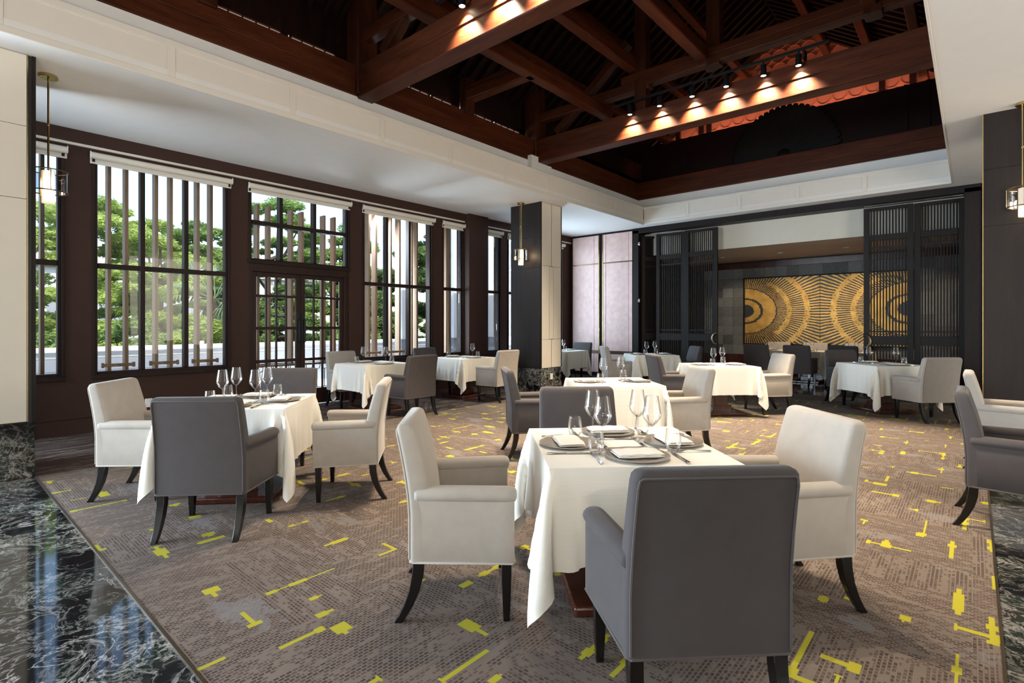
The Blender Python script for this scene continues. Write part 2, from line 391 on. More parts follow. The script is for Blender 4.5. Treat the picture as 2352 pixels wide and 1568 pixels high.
# ------------------------------------------------------------------ room constants
XW, CEIL, YF = -8.59, 3.855, 12.31          # window wall, ceiling, far wall
XC0, XC1, YC1 = -6.13, -0.28, 11.95         # coffer opening
# ---- floor: polished marble slabs round the carpet, streaked marble along the windows
floor = struct(obj('floor', G().box(-8.7, 6.2, -7, 16, -.12, -.022), 'black_groove'))
def slabs(mat, x0, x1, y0, y1, nx, ny):
    for i in range(nx):
        for j in range(ny):
            a = x0 + (x1 - x0) * i / nx; b = x0 + (x1 - x0) * (i + 1) / nx; c = y0 + (y1 - y0) * j / ny; d = y0 + (y1 - y0) * (j + 1) / ny
            obj('tile', G().box(a + .0008, b - .0008, c + .0008, d - .0008, -.022, 0), mat, floor, smooth=False)
slabs('marble', -8.59, .09, -2.4, .76, 7, 2); slabs('marble', .09, 3.1, -2.4, 9.6, 2, 8); slabs('marble', -8.59, 3.1, -6.9, -2.4, 4, 2)
slabs('streak_marble', -8.59, -6.45, .76, 12.31, 2, 8)
slabs('streak_marble', -6.45, .09, 11.7, 15.7, 5, 3)
slabs('marble', 3.1, 6.0, -6.9, 12.3, 1, 5); slabs('marble', .09, 3.1, 9.6, 12.3, 1, 1)
carpet = obj('carpet', G().box(-6.45, .09, .76, 11.7, -.02, .006), 'carpet_weave', smooth=False)
tag(carpet, 'taupe woven carpet with scattered yellow dashes covering the middle of the room', 'carpet')
ctr = obj('edge_trim', G().box(-6.462, .102, .748, .76, -.02, .009).box(-6.462, -6.45, .748, 11.7, -.02, .009).box(.09, .102, .748, 11.7, -.02, .009), 'dark_bronze', carpet, smooth=False)

# ---- window wall with openings
OPEN = [(-5.6, -4.0, .72, 3.58), (-3.2, -.6, .72, 3.58), (.66, 1.268, .72, 3.58), (1.56, 3.23, .72, 3.58), (3.52, 5.29, 0, 3.58), (5.58, 7.26, .72, 3.58), (7.55, 8.16, .72, 3.58), (8.79, 9.40, .72, 3.58), (9.66, 11.95, .72, 3.58)]  # the first two openings, unseen behind the camera, are assumed
g = G(); xs0, xs1 = XW - .22, XW
yprev = -7.0
for (a, b, z0, z1) in OPEN:
    g.box(xs0, xs1, yprev, a, -.1, 4.3)
    if z0 > 0: g.box(xs0, xs1, a, b, -.1, z0)
    g.box(xs0, xs1, a, b, z1, 4.3); yprev = b
g.box(xs0, xs1, yprev, 13, -.1, 4.3)
struct(obj('wall_left', g, 'brown_wall', smooth=False))
struct(box('trim_1', 'brown_wall', XW, XW + .07, -7, YF, 3.70, CEIL + .01, bev=.004))
struct(box('trim_2', 'rail_white', XW, XW + .045, -7, YF, 3.665, 3.698, bev=.004))
bb = struct(box('baseboard_left', 'brown_wall', XW, XW + .022, -7, 3.5, -.01, .20, bev=.004))
box('cap_moulding', 'brown_wall', XW, XW + .032, -7, 3.5, .20, .222, bb, bev=.004)
bb2 = struct(box('baseboard_left', 'brown_wall', XW, XW + .022, 5.31, YF, -.01, .20, bev=.004))
struct(box('pilaster', 'brown_wall', XW, XW + .18, 8.17, 8.78, -.01, CEIL, bev=.004))
struct(box('pilaster', 'brown_wall', XW, XW + .18, -.16, .45, -.01, CEIL, bev=.004))

def window(k, y0, y1, mulls, rails, z0=.72, z1=3.58, fw=.055):
    """frame of stepped members, panes of glass"""
    fx0, fx1 = XW - .13, XW - .02
    w = struct(obj('window_%d' % k, G().box(fx0, fx1, y0, y0 + fw, z0, z1).box(fx0, fx1, y1 - fw, y1, z0, z1).box(fx0, fx1, y0 + fw, y1 - fw, z0, z0 + fw).box(fx0, fx1, y0 + fw, y1 - fw, z1 - fw, z1), 'frame_wood', bev=.006))
    obj('casing', G().box(fx1, XW + .018, y0 - .01, y0 + .022, z0 - .03, z1).box(fx1, XW + .018, y1 - .022, y1 + .01, z0 - .03, z1).box(fx1, XW + .03, y0 - .02, y1 + .02, z0 - .035, z0 + .018), 'frame_wood', w, bev=.004)
    for m in mulls: box('mullion', 'frame_wood', fx0 + .01, fx1 + .012, m - .028, m + .028, z0 + fw, z1 - fw, w, bev=.006)
    for r in rails: box('rail', 'frame_wood', fx0 + .012, fx1 + .01, y0 + fw, y1 - fw, r - .032, r + .032, w, bev=.006)
    ys = [y0 + fw] + list(mulls) + [y1 - fw]; zs = [z0 + fw] + list(rails) + [z1 - fw]
    for i in range(len(ys) - 1):
        for j in range(len(zs) - 1):
            box('pane', 'window_glass', XW - .078, XW - .073, ys[i] + .01, ys[i + 1] - .01, zs[j] + .01, zs[j + 1] - .01, w)
    return w
window(1, .66, 1.268, [], [2.165]); window(2, 1.56, 3.23, [2.11, 2.645], [2.165])
window(4, 5.58, 7.26, [6.13, 6.68], [2.165]); window(5, 7.55, 8.16, [], [2.165]); window(6, 8.79, 9.40, [], [2.165]); window(7, 9.66, 11.95, [10.42, 11.18], [2.165])
window(8, -5.6, -4.0, [-4.8], [2.165]); window(9, -3.2, -.6, [-2.3, -1.45], [2.165])  # assumed windows, unseen behind the camera
window(3, 3.52, 5.29, [4.04, 4.63], [3.026], 2.40, 3.58, .05)

# ---- glazed double door
d1 = struct(obj('door_1', G().box(XW - .15, XW - .01, 3.52, 3.575, 0, 2.40).box(XW - .15, XW - .01, 5.20, 5.29, 0, 2.40).box(XW - .15, XW - .005, 3.52, 5.29, 2.24, 2.41), 'door_wood', bev=.006))
box('threshold', 'steel', XW - .16, XW + .02, 3.54, 5.27, 0, .012, d1)
def leaf(y0, y1, hy):
    st = .075; x0, x1 = XW - .10, XW - .045
    zb = [(.29, .77), (.82, 1.31), (1.355, 1.835), (1.875, 2.165)]
    lf = obj('door_leaf', G().box(x0, x1, y0, y0 + st, .02, 2.24).box(x0, x1, y1 - st, y1, .02, 2.24).box(x0, x1, y0 + st, y1 - st, 2.165, 2.24).box(x0, x1, y0 + st, y1 - st, .02, .29), 'door_wood', d1, bev=.005)
    for a, b in ((.77, .82), (1.31, 1.355), (1.835, 1.875)): box('rail', 'door_wood', x0 + .005, x1 + .004, y0 + st, y1 - st, a, b, lf, bev=.004)
    n = 4; ys = [y0 + st + (y1 - y0 - 2 * st) * i / n for i in range(n + 1)]
    for i in range(1, n): box('muntin', 'door_wood', x0 + .01, x1 + .002, ys[i] - .011, ys[i] + .011, .29, 2.165, lf, bev=.003)
    for i in range(n):
        for a, b in zb: box('pane', 'window_glass', XW - .074, XW - .070, ys[i] + .008, ys[i + 1] - .008, a - .004, b + .004, lf)
    box('handle_plate', 'metal_black', x1, x1 + .012, hy - .02, hy + .02, .95, 1.60, lf, bev=.004)
    obj('door_handle', G().tube([(x1 + .005, hy, 1.08), (x1 + .06, hy, 1.10), (x1 + .06, hy, 1.46), (x1 + .005, hy, 1.48)], .011), 'metal_black', lf)
leaf(3.575, 4.385, 4.34); leaf(4.395, 5.205, 4.44)

# ---- roller blinds
def blind(y0, y1, label):
    r = empty('roller_blind', (XW + .055, (y0 + y1) / 2, 3.575)); h = (y1 - y0) / 2
    tag(r, label, 'blind', 'roller blinds over the windows')
    seg = 20
    obj('roller', G().loft([[(.042 * math.cos(2 * PI * i / seg), y, .042 * math.sin(2 * PI * i / seg)) for i in range(seg)] for y in (-h, h)]), 'blind_cloth', r)
    obj('cloth', G().box(-.046, -.040, -h, h, -.085, 0), 'blind_cloth', r, smooth=False)
    obj('hem_bar', G().box(-.052, -.034, -h, h, -.098, -.075), 'rail_white', r, bev=.004)
    obj('bracket', G().box(-.03, .02, h, h + .004, -.03, .05), 'white_plastic', r); obj('bracket', G().box(-.03, .02, -h - .004, -h, -.03, .05), 'white_plastic', r)
    obj('pull_cord', G().tube([(.03, h - .01, .05), (.045, h - .005, .03), (.035, h - .002, .0)], .003, 6), 'white_plastic', r)
blind(.62, 1.30, 'cream roller blind over the narrow window beside the near white pillar')
blind(1.53, 3.25, 'long cream roller blind over the wide six-pane window left of the glazed door')
blind(3.50, 5.30, 'long cream roller blind above the glazed double door')
blind(5.56, 7.28, 'long cream roller blind over the wide window right of the glazed door')
blind(7.53, 8.15, 'short cream roller blind over the narrow window left of the brown pilaster')
blind(8.82, 9.42, 'short cream roller blind just right of the brown pilaster')
blind(9.64, 11.97, 'cream roller blind mostly hidden behind the square column')

# ---- other walls
struct(obj('wall_right', G().box(6, 6.2, -7, 16, -.1, 4.3), 'far_white', smooth=False))
struct(obj('wall_front', G().box(-8.8, 6.2, -7.2, -7, -.1, 4.3), 'far_white', smooth=False))
# far wall round the opening
wf = struct(obj('wall_far', G().box(XW, -6.60, YF, YF + .2, -.1, 4.3).box(-6.60, .11, YF, YF + .2, 3.80, 4.3).box(.11, 6.1, YF, YF + .2, -.1, 4.3), 'screen_wood', smooth=False))
# pink panels: each a framed panel on the far wall
def pinkpanel(x0, x1, z0, z1): box('panel', 'pink_panel', x0, x1, YF - .03, YF + .01, z0, z1, wf, bev=.003)
for a, b in ((-8.47, -7.775), (-7.768, -7.64), (-7.49, -7.41), (-7.40, -6.735), (-6.728, -6.625)):
    pinkpanel(a, b, .69, 3.02); pinkpanel(a, b, 3.05, 3.80); pinkpanel(a, b, .10, .60)
for x in (-8.48, -7.62, -7.505): box('strip', 'brass', x - .008, x + .008, YF - .036, YF, .10, 3.80, wf)
box('strip', 'dark_bronze', -8.47, -7.63, YF - .034, YF, 3.02, 3.05, wf); box('strip', 'dark_bronze', -7.49, -6.625, YF - .034, YF, 3.02, 3.05, wf)
box('wall_base', 'screen_wood', XW, -6.6, YF - .02, YF, 0, .10, wf)
box('strip', 'dark_bronze', -8.47, -6.625, YF - .032, YF, .60, .69, wf)
# opening frame
of = struct(obj('door_2', G().box(-6.60, -6.44, YF - .04, YF + .32, 0, 3.80).box(-.12, .11, YF - .04, YF + .32, 0, 3.80).box(-6.60, .11, YF - .04, YF + .32, 3.72, 3.856), 'screen_wood', bev=.006))
box('jamb_panel', 'veneer', -.115, .085, YF - .05, YF - .04, .02, 3.70, of)
box('head_track', 'steel', -1.60, -.13, YF - .015, YF + .02, 3.685, 3.70, of); box('head_track', 'steel', -6.10, -5.30, YF - .015, YF + .02, 3.665, 3.675, of)

# ---- ceiling with coffer
struct(obj('ceiling', G().box(XW - .2, XC0, -7, YF + .1, CEIL, CEIL + .12).box(XC0, XC1, YC1, YF + .1, CEIL, CEIL + .12).box(XC1, 6.1, -7, YF + .1, CEIL, CEIL + .12).box(XC0, XC1, -7, -4.2, CEIL, CEIL + .12), 'ceiling_paint', smooth=False))
FT = 4.275
def fascia(k, axis, c, a0, a1, joints, sgn):
    """panelled white fascia: backing, rails, stiles, recessed panels.  axis 'y' runs along y at x=c; 'x' runs along x at y=c"""
    def bx(gg, u0, u1, d0, d1, z0, z1):
        lo, hi = sorted((c + sgn * d0, c + sgn * d1))
        return gg.box(lo, hi, u0, u1, z0, z1) if axis == 'y' else gg.box(u0, u1, lo, hi, z0, z1)
    gg = G(); bx(gg, a0, a1, -.16, -.012, CEIL + .002, FT); t = struct(obj('trim_%d' % k, gg, 'fascia_paint', smooth=False))
    gg = G(); bx(gg, a0, a1, -.02, .004, CEIL - .003, CEIL + .06); bx(gg, a0, a1, -.17, .004, FT - .055, FT + .012); obj('rail', gg, 'fascia_paint', t, bev=.004)
    js = [a0] + joints + [a1]
    for j in joints:
        gg = G(); bx(gg, j - .035, j + .035, -.02, .004, CEIL + .06, FT - .055); obj('stile', gg, 'fascia_paint', t, bev=.004)
    for i in range(len(js) - 1):
        gg = G(); bx(gg, js[i] + .05, js[i + 1] - .05, -.02, -.006, CEIL + .072, FT - .067); obj('panel', gg, 'fascia_paint', t, bev=.003)
JL = [1.75 + 1.268 * i for i in range(-4, 8)]
fascia(3, 'y', XC0, -4.2, YC1, JL, 1)
fascia(4, 'x', YC1, XC0, XC1, [-5.02, -3.85, -2.70, -1.55], -1)
fascia(5, 'y', XC1, -4.2, YC1, [1.75 + 1.268 * i for i in range(-4, 8)], -1)
fascia(6, 'x', -4.2, XC0, XC1, [-5.0, -3.85, -2.7, -1.55], 1)
# white upstand behind the fascia
struct(obj('wall_upstand', G().box(-6.55, -6.37, -4.4, 12.2, CEIL + .1, 4.60).box(-6.5, .3, 12.14, 12.3, CEIL + .1, 4.60).box(-.05, .15, -4.4, 12.2, CEIL + .1, 4.60).box(-6.5, .3, -4.6, -4.45, CEIL + .1, 4.6), 'ceiling_paint', smooth=False))
pl = struct(obj('plinth_block', G().box(-6.37, -6.27, 7.72, 8.35, 4.24, 4.50).box(-6.37, -6.27, 7.72, 8.02, 4.50, 4.60), 'ceiling_paint', smooth=False))

# ---- timber roof
def beam(name, mat, x0, x1, y0, y1, z0, z1, groove=True):
    o = struct(box(name, mat, x0, x1, y0, y1, z0, z1, bev=.02))
    if groove:
        h = z1 - z0
        if x1 - x0 > y1 - y0: box('moulding', mat, x0, x1, y0 - .016, y1 + .016, z0 + h * .50, z0 + h * .98, o, bev=.008)
        else: box('moulding', mat, x0 - .016, x1 + .016, y0, y1, z0 + h * .50, z0 + h * .98, o, bev=.008)
    return o
ZB, ZT = 4.52, 4.95
beam('roof_beam', 'beam_wood_y', -6.55, -6.36, -4.4, 12.2, ZB, ZT); beam('roof_beam', 'beam_wood_y', -.06, .15, -4.4, 12.2, ZB, ZT)
beam('roof_beam', 'beam_wood', -6.4, .05, 12.06, 12.28, ZB, ZT)
for y in (4.05, 7.93, .15, -3.7): beam('roof_beam', 'beam_wood', -6.5, .1, y, y + .25, 4.50, 4.94)
for y in (4.17, 8.05, .27):
    for x in (-6.44, .05): struct(box('roof_post', 'post_wood', x - .14, x + .14, y - .16, y + .16, 4.55, 6.6, bev=.015))
    for x in (-4.15, -2.95, -.95): struct(box('roof_post', 'post_wood', x - .1, x + .1, y - .1, y + .1, 5.3 if x != -4.15 else 4.9, 7.0, bev=.01))
    beam('roof_beam', 'beam_wood', -4.5, .2, y - .09, y + .09, 5.34, 5.58)
    beam('roof_beam', 'beam_wood', -6.5, -4.0, y - .08, y + .08, 5.28, 5.46, False)
    struct(obj('roof_brace', G().box(-.07, .07, -.07, .07, 0, 1.9, Matrix.Translation((-5.9, y, 5.0)) @ Matrix.Rotation(math.radians(52), 4, 'Y')), 'post_wood', bev=.008))
for y in (2.15, 6.15):                                       # short hammer beams at mid bay
    o = struct(box('roof_beam', 'beam_wood', -6.4, -4.95, y - .09, y + .09, 5.10, 5.30, bev=.03)); box('moulding', 'beam_wood', -6.4, -4.95, y - .06, y + .06, 5.30, 5.38, o, bev=.02)
    struct(box('roof_post', 'post_wood', -6.46, -6.30, y - .1, y + .1, 4.9, 5.5, bev=.01))
for x, z in ((-5.0, 5.10), (-4.3, 5.62), (-3.1, 5.40), (-.98, 5.40)): beam('roof_purlin', 'beam_wood_y', x - .085, x + .085, -4.2, 8.4, z, z + .2, False)
for x, z in ((-5.7, 5.85), (-4.9, 6.45), (-4.0, 7.1), (-.7, 6.0), (-1.5, 6.6), (-2.4, 7.25)): beam('roof_purlin', 'beam_wood_y', x - .07, x + .07, -4.2, 13.3, z, z + .16, False)
rf = struct(obj('roof', G().prism([(-8.9, 4.20), (-3.2, 8.10), (2.5, 4.20), (2.5, 4.4), (-3.2, 8.30), (-8.9, 4.40)], -7.2, 13.6), 'roof_board', smooth=False))
ang = math.atan2(8.10 - 4.20, 5.7); L = 4.6
rm = G().box(0, L, -.035, .035, -.09, 0).mesh('rafter', 'roof_board', False)
for k in range(62):
    y = -1.0 + k * .225
    for sg in (1, -1):
        r = link('rafter', rm, rf, (-3.2 - sg * 3.85, y, 5.46)); r.rotation_euler = (0, -ang, 0) if sg == 1 else (0, -(PI - ang), 0)
        if sg == -1: r.rotation_euler = (PI, ang + PI, 0); r.location = (-3.2 + 3.85, y, 5.46)
struct(obj('roof_slab', G().box(-8.9, -6.5, -7.2, 12.5, 4.3, 4.42).box(.15, 6.3, -7.2, 12.5, 4.3, 4.42).box(-6.6, .2, -7.2, -4.4, 4.3, 4.42).box(-6.6, .2, 12.2, 15.9, 4.3, 4.42), 'black_groove', smooth=False))
struct(obj('roof_back', G().prism([(-8.9, 4.2), (2.5, 4.2), (-3.2, 8.3)], -7.2, -7.0), 'roof_board', smooth=False))
# clerestory slots above the ring beam
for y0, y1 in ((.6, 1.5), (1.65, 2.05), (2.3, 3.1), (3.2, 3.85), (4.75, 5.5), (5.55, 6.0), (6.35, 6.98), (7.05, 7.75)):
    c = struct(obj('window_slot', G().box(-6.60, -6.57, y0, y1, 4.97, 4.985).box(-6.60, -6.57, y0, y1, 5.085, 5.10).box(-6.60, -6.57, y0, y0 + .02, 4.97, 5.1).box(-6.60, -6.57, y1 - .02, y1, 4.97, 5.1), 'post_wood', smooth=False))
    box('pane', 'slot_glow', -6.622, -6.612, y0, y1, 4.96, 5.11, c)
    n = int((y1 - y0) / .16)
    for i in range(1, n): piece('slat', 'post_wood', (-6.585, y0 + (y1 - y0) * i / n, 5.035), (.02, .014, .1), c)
struct(obj('light_block_board', G().box(-6.72, -6.66, -4.4, 13.1, 5.12, 5.80).box(-6.72, -6.66, -4.4, .6, 4.4, 5.2).box(-6.72, -6.66, 7.75, 13.1, 4.4, 5.2), 'roof_board', smooth=False))  # boards added to stop light leaking in around the slots
# gable: dark parapet panel, red relief wall behind, carved fan
pn = struct(obj('wall_gable', G().box(-6.4, .2, 12.36, 12.46, 4.6, 5.90), 'panel_dark', smooth=False))
for x in (-5.35, -5.12, -.95, -.62): box('stile', 'panel_dark', x - .03, x + .03, 12.33, 12.36, 4.95, 5.90, pn)
rw = struct(obj('wall_red', G().box(-7.5, 1.2, 13.15, 13.3, 4.5, 8.3), 'red_wall', smooth=False))
gr = G()
for i in range(-9, 10):
    for j in range(9):
        cx, cz = -3.2 + i * .30, 5.3 + j * .30
        if abs(cx + 3.2) > 2.15: continue
        for q in range(4):
            a0 = q * PI / 2; px, pz = cx + .15 * math.cos(a0 + PI / 4) * 1.414, cz + .15 * math.sin(a0 + PI / 4) * 1.414
            pts = [(px - .15 * math.cos(a0 + t) * 1.0, 13.14, pz - .15 * math.sin(a0 + t)) for t in [PI / 2 * u / 4 for u in range(5)]]
            gr.tube(pts, .011, 4)
struct(obj('relief', gr, 'red_wall', rw), 'stuff')
for x in (-5.75, -5.15, -4.95, -1.4, -.9): box('stile', 'panel_dark', x - .05, x + .05, 13.06, 13.15, 4.6, 7.8, rw)
fan = empty('carved_fan', (-3.05, 12.33, 5.02)); tag(fan, 'dark carved wooden fan standing on the gable ledge under the roof', 'carving')
obj('hub', G().lathe([(.0, -.05), (.16, -.05), (.18, 0), (.1, .05), (0, .06)], 20), 'fan_wood', fan).rotation_euler = (PI / 2, 0, 0)
bl = G()
a = .062
bl.loft([[(-.02, -.02, .12), (.02, -.02, .12), (.02, .02, .12), (-.02, .02, .12)], [(-.055, -.035, .85), (.055, -.035, .85), (.055, .03, .85), (-.055, .03, .85)], [(-.06, -.05, 1.0), (.06, -.05, 1.0), (.06, .03, 1.0), (-.06, .03, 1.0)], [(-.03, -.035, 1.06), (.03, -.035, 1.06), (.03, .02, 1.06), (-.03, .02, 1.06)]])
blm = bl.mesh('blade', 'fan_wood')
for k in range(27):
    o = link('blade', blm, fan, (0, -.01 * (k % 2), 0)); o.rotation_euler = (0, math.radians(-86 + k * 172 / 26), 0)
lamp('gable_uplight', 'AREA', (-3.2, 12.72, 5.55), 46, (1, .60, .40), aim=(-3.2, 13.3, 6.3), shape='RECTANGLE', size=5.6, size_y=.12)

# ---- track spotlights
def spotlight(name, x, y, z, first, label, pw=520, aim=None, blend=1.0, cone=98):
    if first is None:
        r = empty('track_spotlight', (x, y, z)); r['category'] = 'spotlight'
        obj('can', G().lathe([(.0, .15), (.036, .15), (.038, .145), (.038, .0), (.034, .0), (.032, .03)], 20), 'metal_black', r)
        obj('lens', G().lathe([(.0, .006), (.033, .004)], 20), 'lamp_lens', r)
        obj('stem', G().tube([(0, 0, .15), (0, 0, .20)], .010, 8), 'metal_black', r)
        tag(r, label, 'spotlight', 'track spotlights on the roof beams')
    else: r = dup(first, (x, y, z), 0, label)
    lamp('spot_lamp', 'SPOT', (x, y, z - .012), pw, (1, .82, .60), aim=aim or (x, y - .05, 0), spot_size=math.radians(cone), spot_blend=blend, shadow_soft_size=.03)
    return r
sp = None
names = ['first', 'second', 'third', 'fourth', 'fifth', 'sixth']
TB2 = [(-4.5, 7.85, 0), (-3.7, 7.80, 0), (-3.1, 7.86, 0), (-2.6, 7.86, 0), (-2.1, 7.82, 0), (-1.6, 7.84, 0)]
for i, x in enumerate((-4.27, -3.75, -3.22, -2.71, -2.2, -1.76)):
    sp = spotlight('s', x, 7.84, 4.86, sp, 'small black track spotlight above the far cross beam, %s from the left' % names[i], aim=TB2[i]) if sp is None else (spotlight('s', x, 7.84, 4.86, sp, 'small black track spotlight above the far cross beam, %s from the left' % names[i], aim=TB2[i]), sp)[1]
TB1 = [(-4.6, 4.1, 0), (-4.0, 4.6, 0), (-2.7, 5.5, .5), (-2.35, 9.0, .6), (-1.1, 4.6, 0), (-.6, 5.6, 0)]
for i, x in enumerate((-4.19, -3.66, -3.13, -2.6, -2.07, -1.54)):
    spotlight('s', x, 3.96, 4.86, sp, 'small black track spotlight above the near cross beam, %s from the left' % names[i], aim=TB1[i], pw=(480, 560, 640, 900, 300, 360)[i])
for y, nm in ((7.84, 'far'), (3.96, 'near')):
    t = obj('light_track', G().box(-4.6, -1.4, y - .018, y + .018, 5.055, 5.085), 'metal_black'); tag(t, 'black lighting track along the %s cross beam of the roof' % nm, 'light track')
    for x in (-4.3, -3.0, -1.7): obj('hanger', G().box(x - .012, x + .012, y - .01, y + .14, 4.945, 5.06), 'metal_black', t)

# ---- columns
def column(x0, x1, y0, y1, cream_px, dark_ny, name='column'):
    c = struct(obj('column', G().box(x0 + .012, x1 - .012, y0 + .012, y1 - .012, 0, CEIL), 'black_groove', smooth=False))
    i = .09
    box('marble_base', 'marble', x0 + (.09 if not cream_px else .09), x1 + .002, y0 + .004, y1 - .004, 0, .50, c, bev=.003)
    for a, b in ((.505, 2.535), (2.541, 3.150 if cream_px else 3.20), (3.156 if cream_px else 3.206, CEIL)):
        box('panel', 'veneer', x0, x1, y0, y0 + .02, a, b, c, bev=.002); box('panel', 'veneer', x0, x1, y1 - .02, y1, a, b, c, bev=.002)
    box('corner_post', 'screen_wood', x1 - .03, x1 + .004, y0 - .003, y0 + .022, .505, CEIL, c); box('corner_post', 'screen_wood', x1 - .03, x1 + .004, y1 - .022, y1 + .003, .505, CEIL, c)
    return c
c2 = column(-7.31, -6.51, 8.315, 9.02, True, True)
ym = 8.665
for a, b in ((8.345, ym - .010), (ym + .010, 8.99)):
    ins = (a < ym)
    for z0, z1 in ((.512, 1.085), (1.089, 2.58), (2.584, 3.85)):
        lo, hi = a, b
        if z0 == 1.089:
            if ins: hi = ym - .075
            else: lo = ym + .075
        box('cream_panel', 'cream_leather', -6.53, -6.507, lo, hi, z0, z1, c2, bev=.002)
box('cream_panel', 'cream_leather', -6.53, -6.507, ym - .066, ym + .066, 1.095, 2.574, c2, bev=.002)
box('edge_strip', 'brass', -6.51, -6.505, 8.995, 9.0, .51, CEIL, c2)
c1 = column(-7.30, -6.495, .05, .76, True, True)
for z0, z1 in ((.512, 2.537), (2.541, 3.20), (3.204, 3.85)): box('cream_panel', 'cream_leather', -6.52, -6.491, .07, .70, z0, z1, c1, bev=.002)
box('edge_strip', 'brass', -6.494, -6.489, .702, .709, .51, CEIL, c1)
c3 = column(.09, .90, 8.285, 8.99, False, True); box('edge_strip', 'brass', .082, .092, 8.283, 8.295, .0, CEIL, c3)
column(.09, .90, .05, .76, False, True)
def outlet(loc, rz, label):
    o = obj('socket_plate', G().box(-.005, .006, -.043, .043, -.06, .06), 'white_plastic', loc=loc, rz=rz, bev=.004); obj('socket_face', G().box(.006, .009, -.026, .026, -.03, .03), 'white_plastic', o, bev=.002); tag(o, label, 'socket')
outlet((XW + .002, 2.175, .31), 0, 'white socket plate low on the brown wall under the wide window'); outlet((-6.503, 8.66, .33), 0, 'white socket plate on the marble base of the square column')

# ---- pendants
def pendant(loc, label, first=None):
    if first: r = dup(first, loc, 0, label)
    else:
        r = empty('pendant_lamp', loc); tag(r, label, 'pendant lamp', 'brass pendant lamps beside the columns')
        obj('canopy', G().lathe([(0, 0), (.075, 0), (.077, -.004), (.077, -.022), (.073, -.026), (0, -.026)], 32), 'brass', r)
        for x in (-.017, .017): obj('rod', G().tube([(x, 0, -.02), (x, 0, -.95)], .0065, 8), 'brass', r)
        obj('joint', G().box(-.026, .026, -.009, .009, -.50, -.475), 'brass', r, bev=.003)
        def ring(z, rad): return G().tube([(rad * math.cos(2 * PI * i / 40), rad * math.sin(2 * PI * i / 40), z) for i in range(40)], .006, 6, True)
        g1 = ring(-.945, .150); g1.box(-.15, .15, -.006, .006, -.951, -.941); obj('ring', g1, 'dark_bronze', r)
        g2 = ring(-1.15, .150); obj('ring', g2, 'dark_bronze', r)
        obj('glass_cylinder', G().lathe([(.146, -.95), (.146, -1.15)], 40), 'smoke_glass', r)
        sh = obj('shade', G().lathe([(.0, -.945), (.05, -.945), (.052, -.95), (.052, -1.26), (.048, -1.263), (0, -1.263)], 28), 'shade_glow', r)
        for x in (-.146, .146): obj('rod', G().tube([(x, 0, -.945), (x, 0, -1.15)], .004, 6), 'brass', r)
        obj('finial', G().box(-.008, .008, -.060, -.052, -1.20, -.95), 'brass', r)
    lamp('pendant_bulb', 'POINT', (loc[0] + .11, loc[1], loc[2] - 1.06), 5, (1, .78, .5), shadow_soft_size=.05)
    return r
pd = pendant((-6.88, .90, CEIL), 'brass pendant lamp with smoked glass cylinder beside the near white pillar')
pendant((-6.895, 8.15, CEIL), 'brass pendant lamp hanging before the dark face of the square column', pd)
pendant((.43, 8.15, CEIL), 'brass pendant lamp cut by the frame at the brown veneer column', pd)

# ---- far room: back wall with slate and mural, bulkhead, screens
YB = 15.6
fr = struct(obj('wall_back', G().box(-7.0, .6, YB + .02, YB + .2, 0, 4.3).box(-7.0, -6.62, YF + .2, YB + .1, 0, 4.3).box(.3, .6, YF + .2, YB + .1, 0, 4.3), 'screen_wood', smooth=False))
struct(obj('ceiling_far', G().box(-7, .6, 12.66, YB + .1, 3.165, 3.3), 'soffit_wood', smooth=False))
struct(obj('wall_bulkhead', G().box(-6.6, .5, 12.62, 12.70, 3.165, 4.3), 'far_white', smooth=False))
struct(obj('ceiling_far', G().box(-6.6, .3, YF + .2, 12.62, 3.80, 3.86), 'black_groove', smooth=False))
box('cornice', 'mahogany', -6.6, .3, YB - .04, YB + .02, 2.97, 3.14, fr, bev=.006); box('wainscot', 'mahogany', -6.6, .3, YB - .02, YB + .02, 0, .545, fr, bev=.004)
PX0, PX1, PZ0, PZ1 = -4.87, -1.11, .85, 2.67
T = .283
for i in range(21):
    for j in range(9):
        x0 = -6.05 + i * T; z0 = .545 + j * T * .953; z1 = z0 + T * .953
        if x0 + T > PX0 + .02 and x0 < PX1 - .02 and z1 > PZ0 + .02 and z0 < PZ1 - .02:
            if x0 < PX0 - .06 : piece('tile', 'slate', ((x0 + PX0) / 2, YB + .008, (z0 + z1) / 2), (PX0 - x0 - .004, .02, z1 - z0 - .004), fr)
            elif z1 > PZ1 + .06: piece('tile', 'slate', (x0 + T / 2, YB + .008, (z1 + PZ1) / 2), (T - .004, .02, z1 - PZ1 - .004), fr)
            elif z0 < PZ0 - .06: piece('tile', 'slate', (x0 + T / 2, YB + .008, (z0 + PZ0) / 2), (T - .004, .02, PZ0 - z0 - .004), fr)
            continue
        piece('tile', 'slate', (x0 + T / 2, YB + .008 - .004 * ((i * 7 + j * 3) % 3), (z0 + z1) / 2), (T - .004, .02, T * .953 - .004), fr)
mu = empty('wall_mural', (-2.99, YB, 1.765)); tag(mu, 'gold and black mural of radiating rays on the far slate wall', 'mural')
for a, b in ((-1.87, -.004), (.004, 1.87)): obj('panel', G().box(a, b, -.035, -.01, -.90, .90), 'gold_mural', mu, smooth=False)
obj('frame', G().box(-1.90, -1.87, -.06, .0, -.93, .93).box(1.87, 1.90, -.06, 0, -.93, .93).box(-1.9, 1.9, -.06, 0, .90, .93).box(-1.9, 1.9, -.06, 0, -.93, -.90), 'screen_wood', mu, bev=.004)

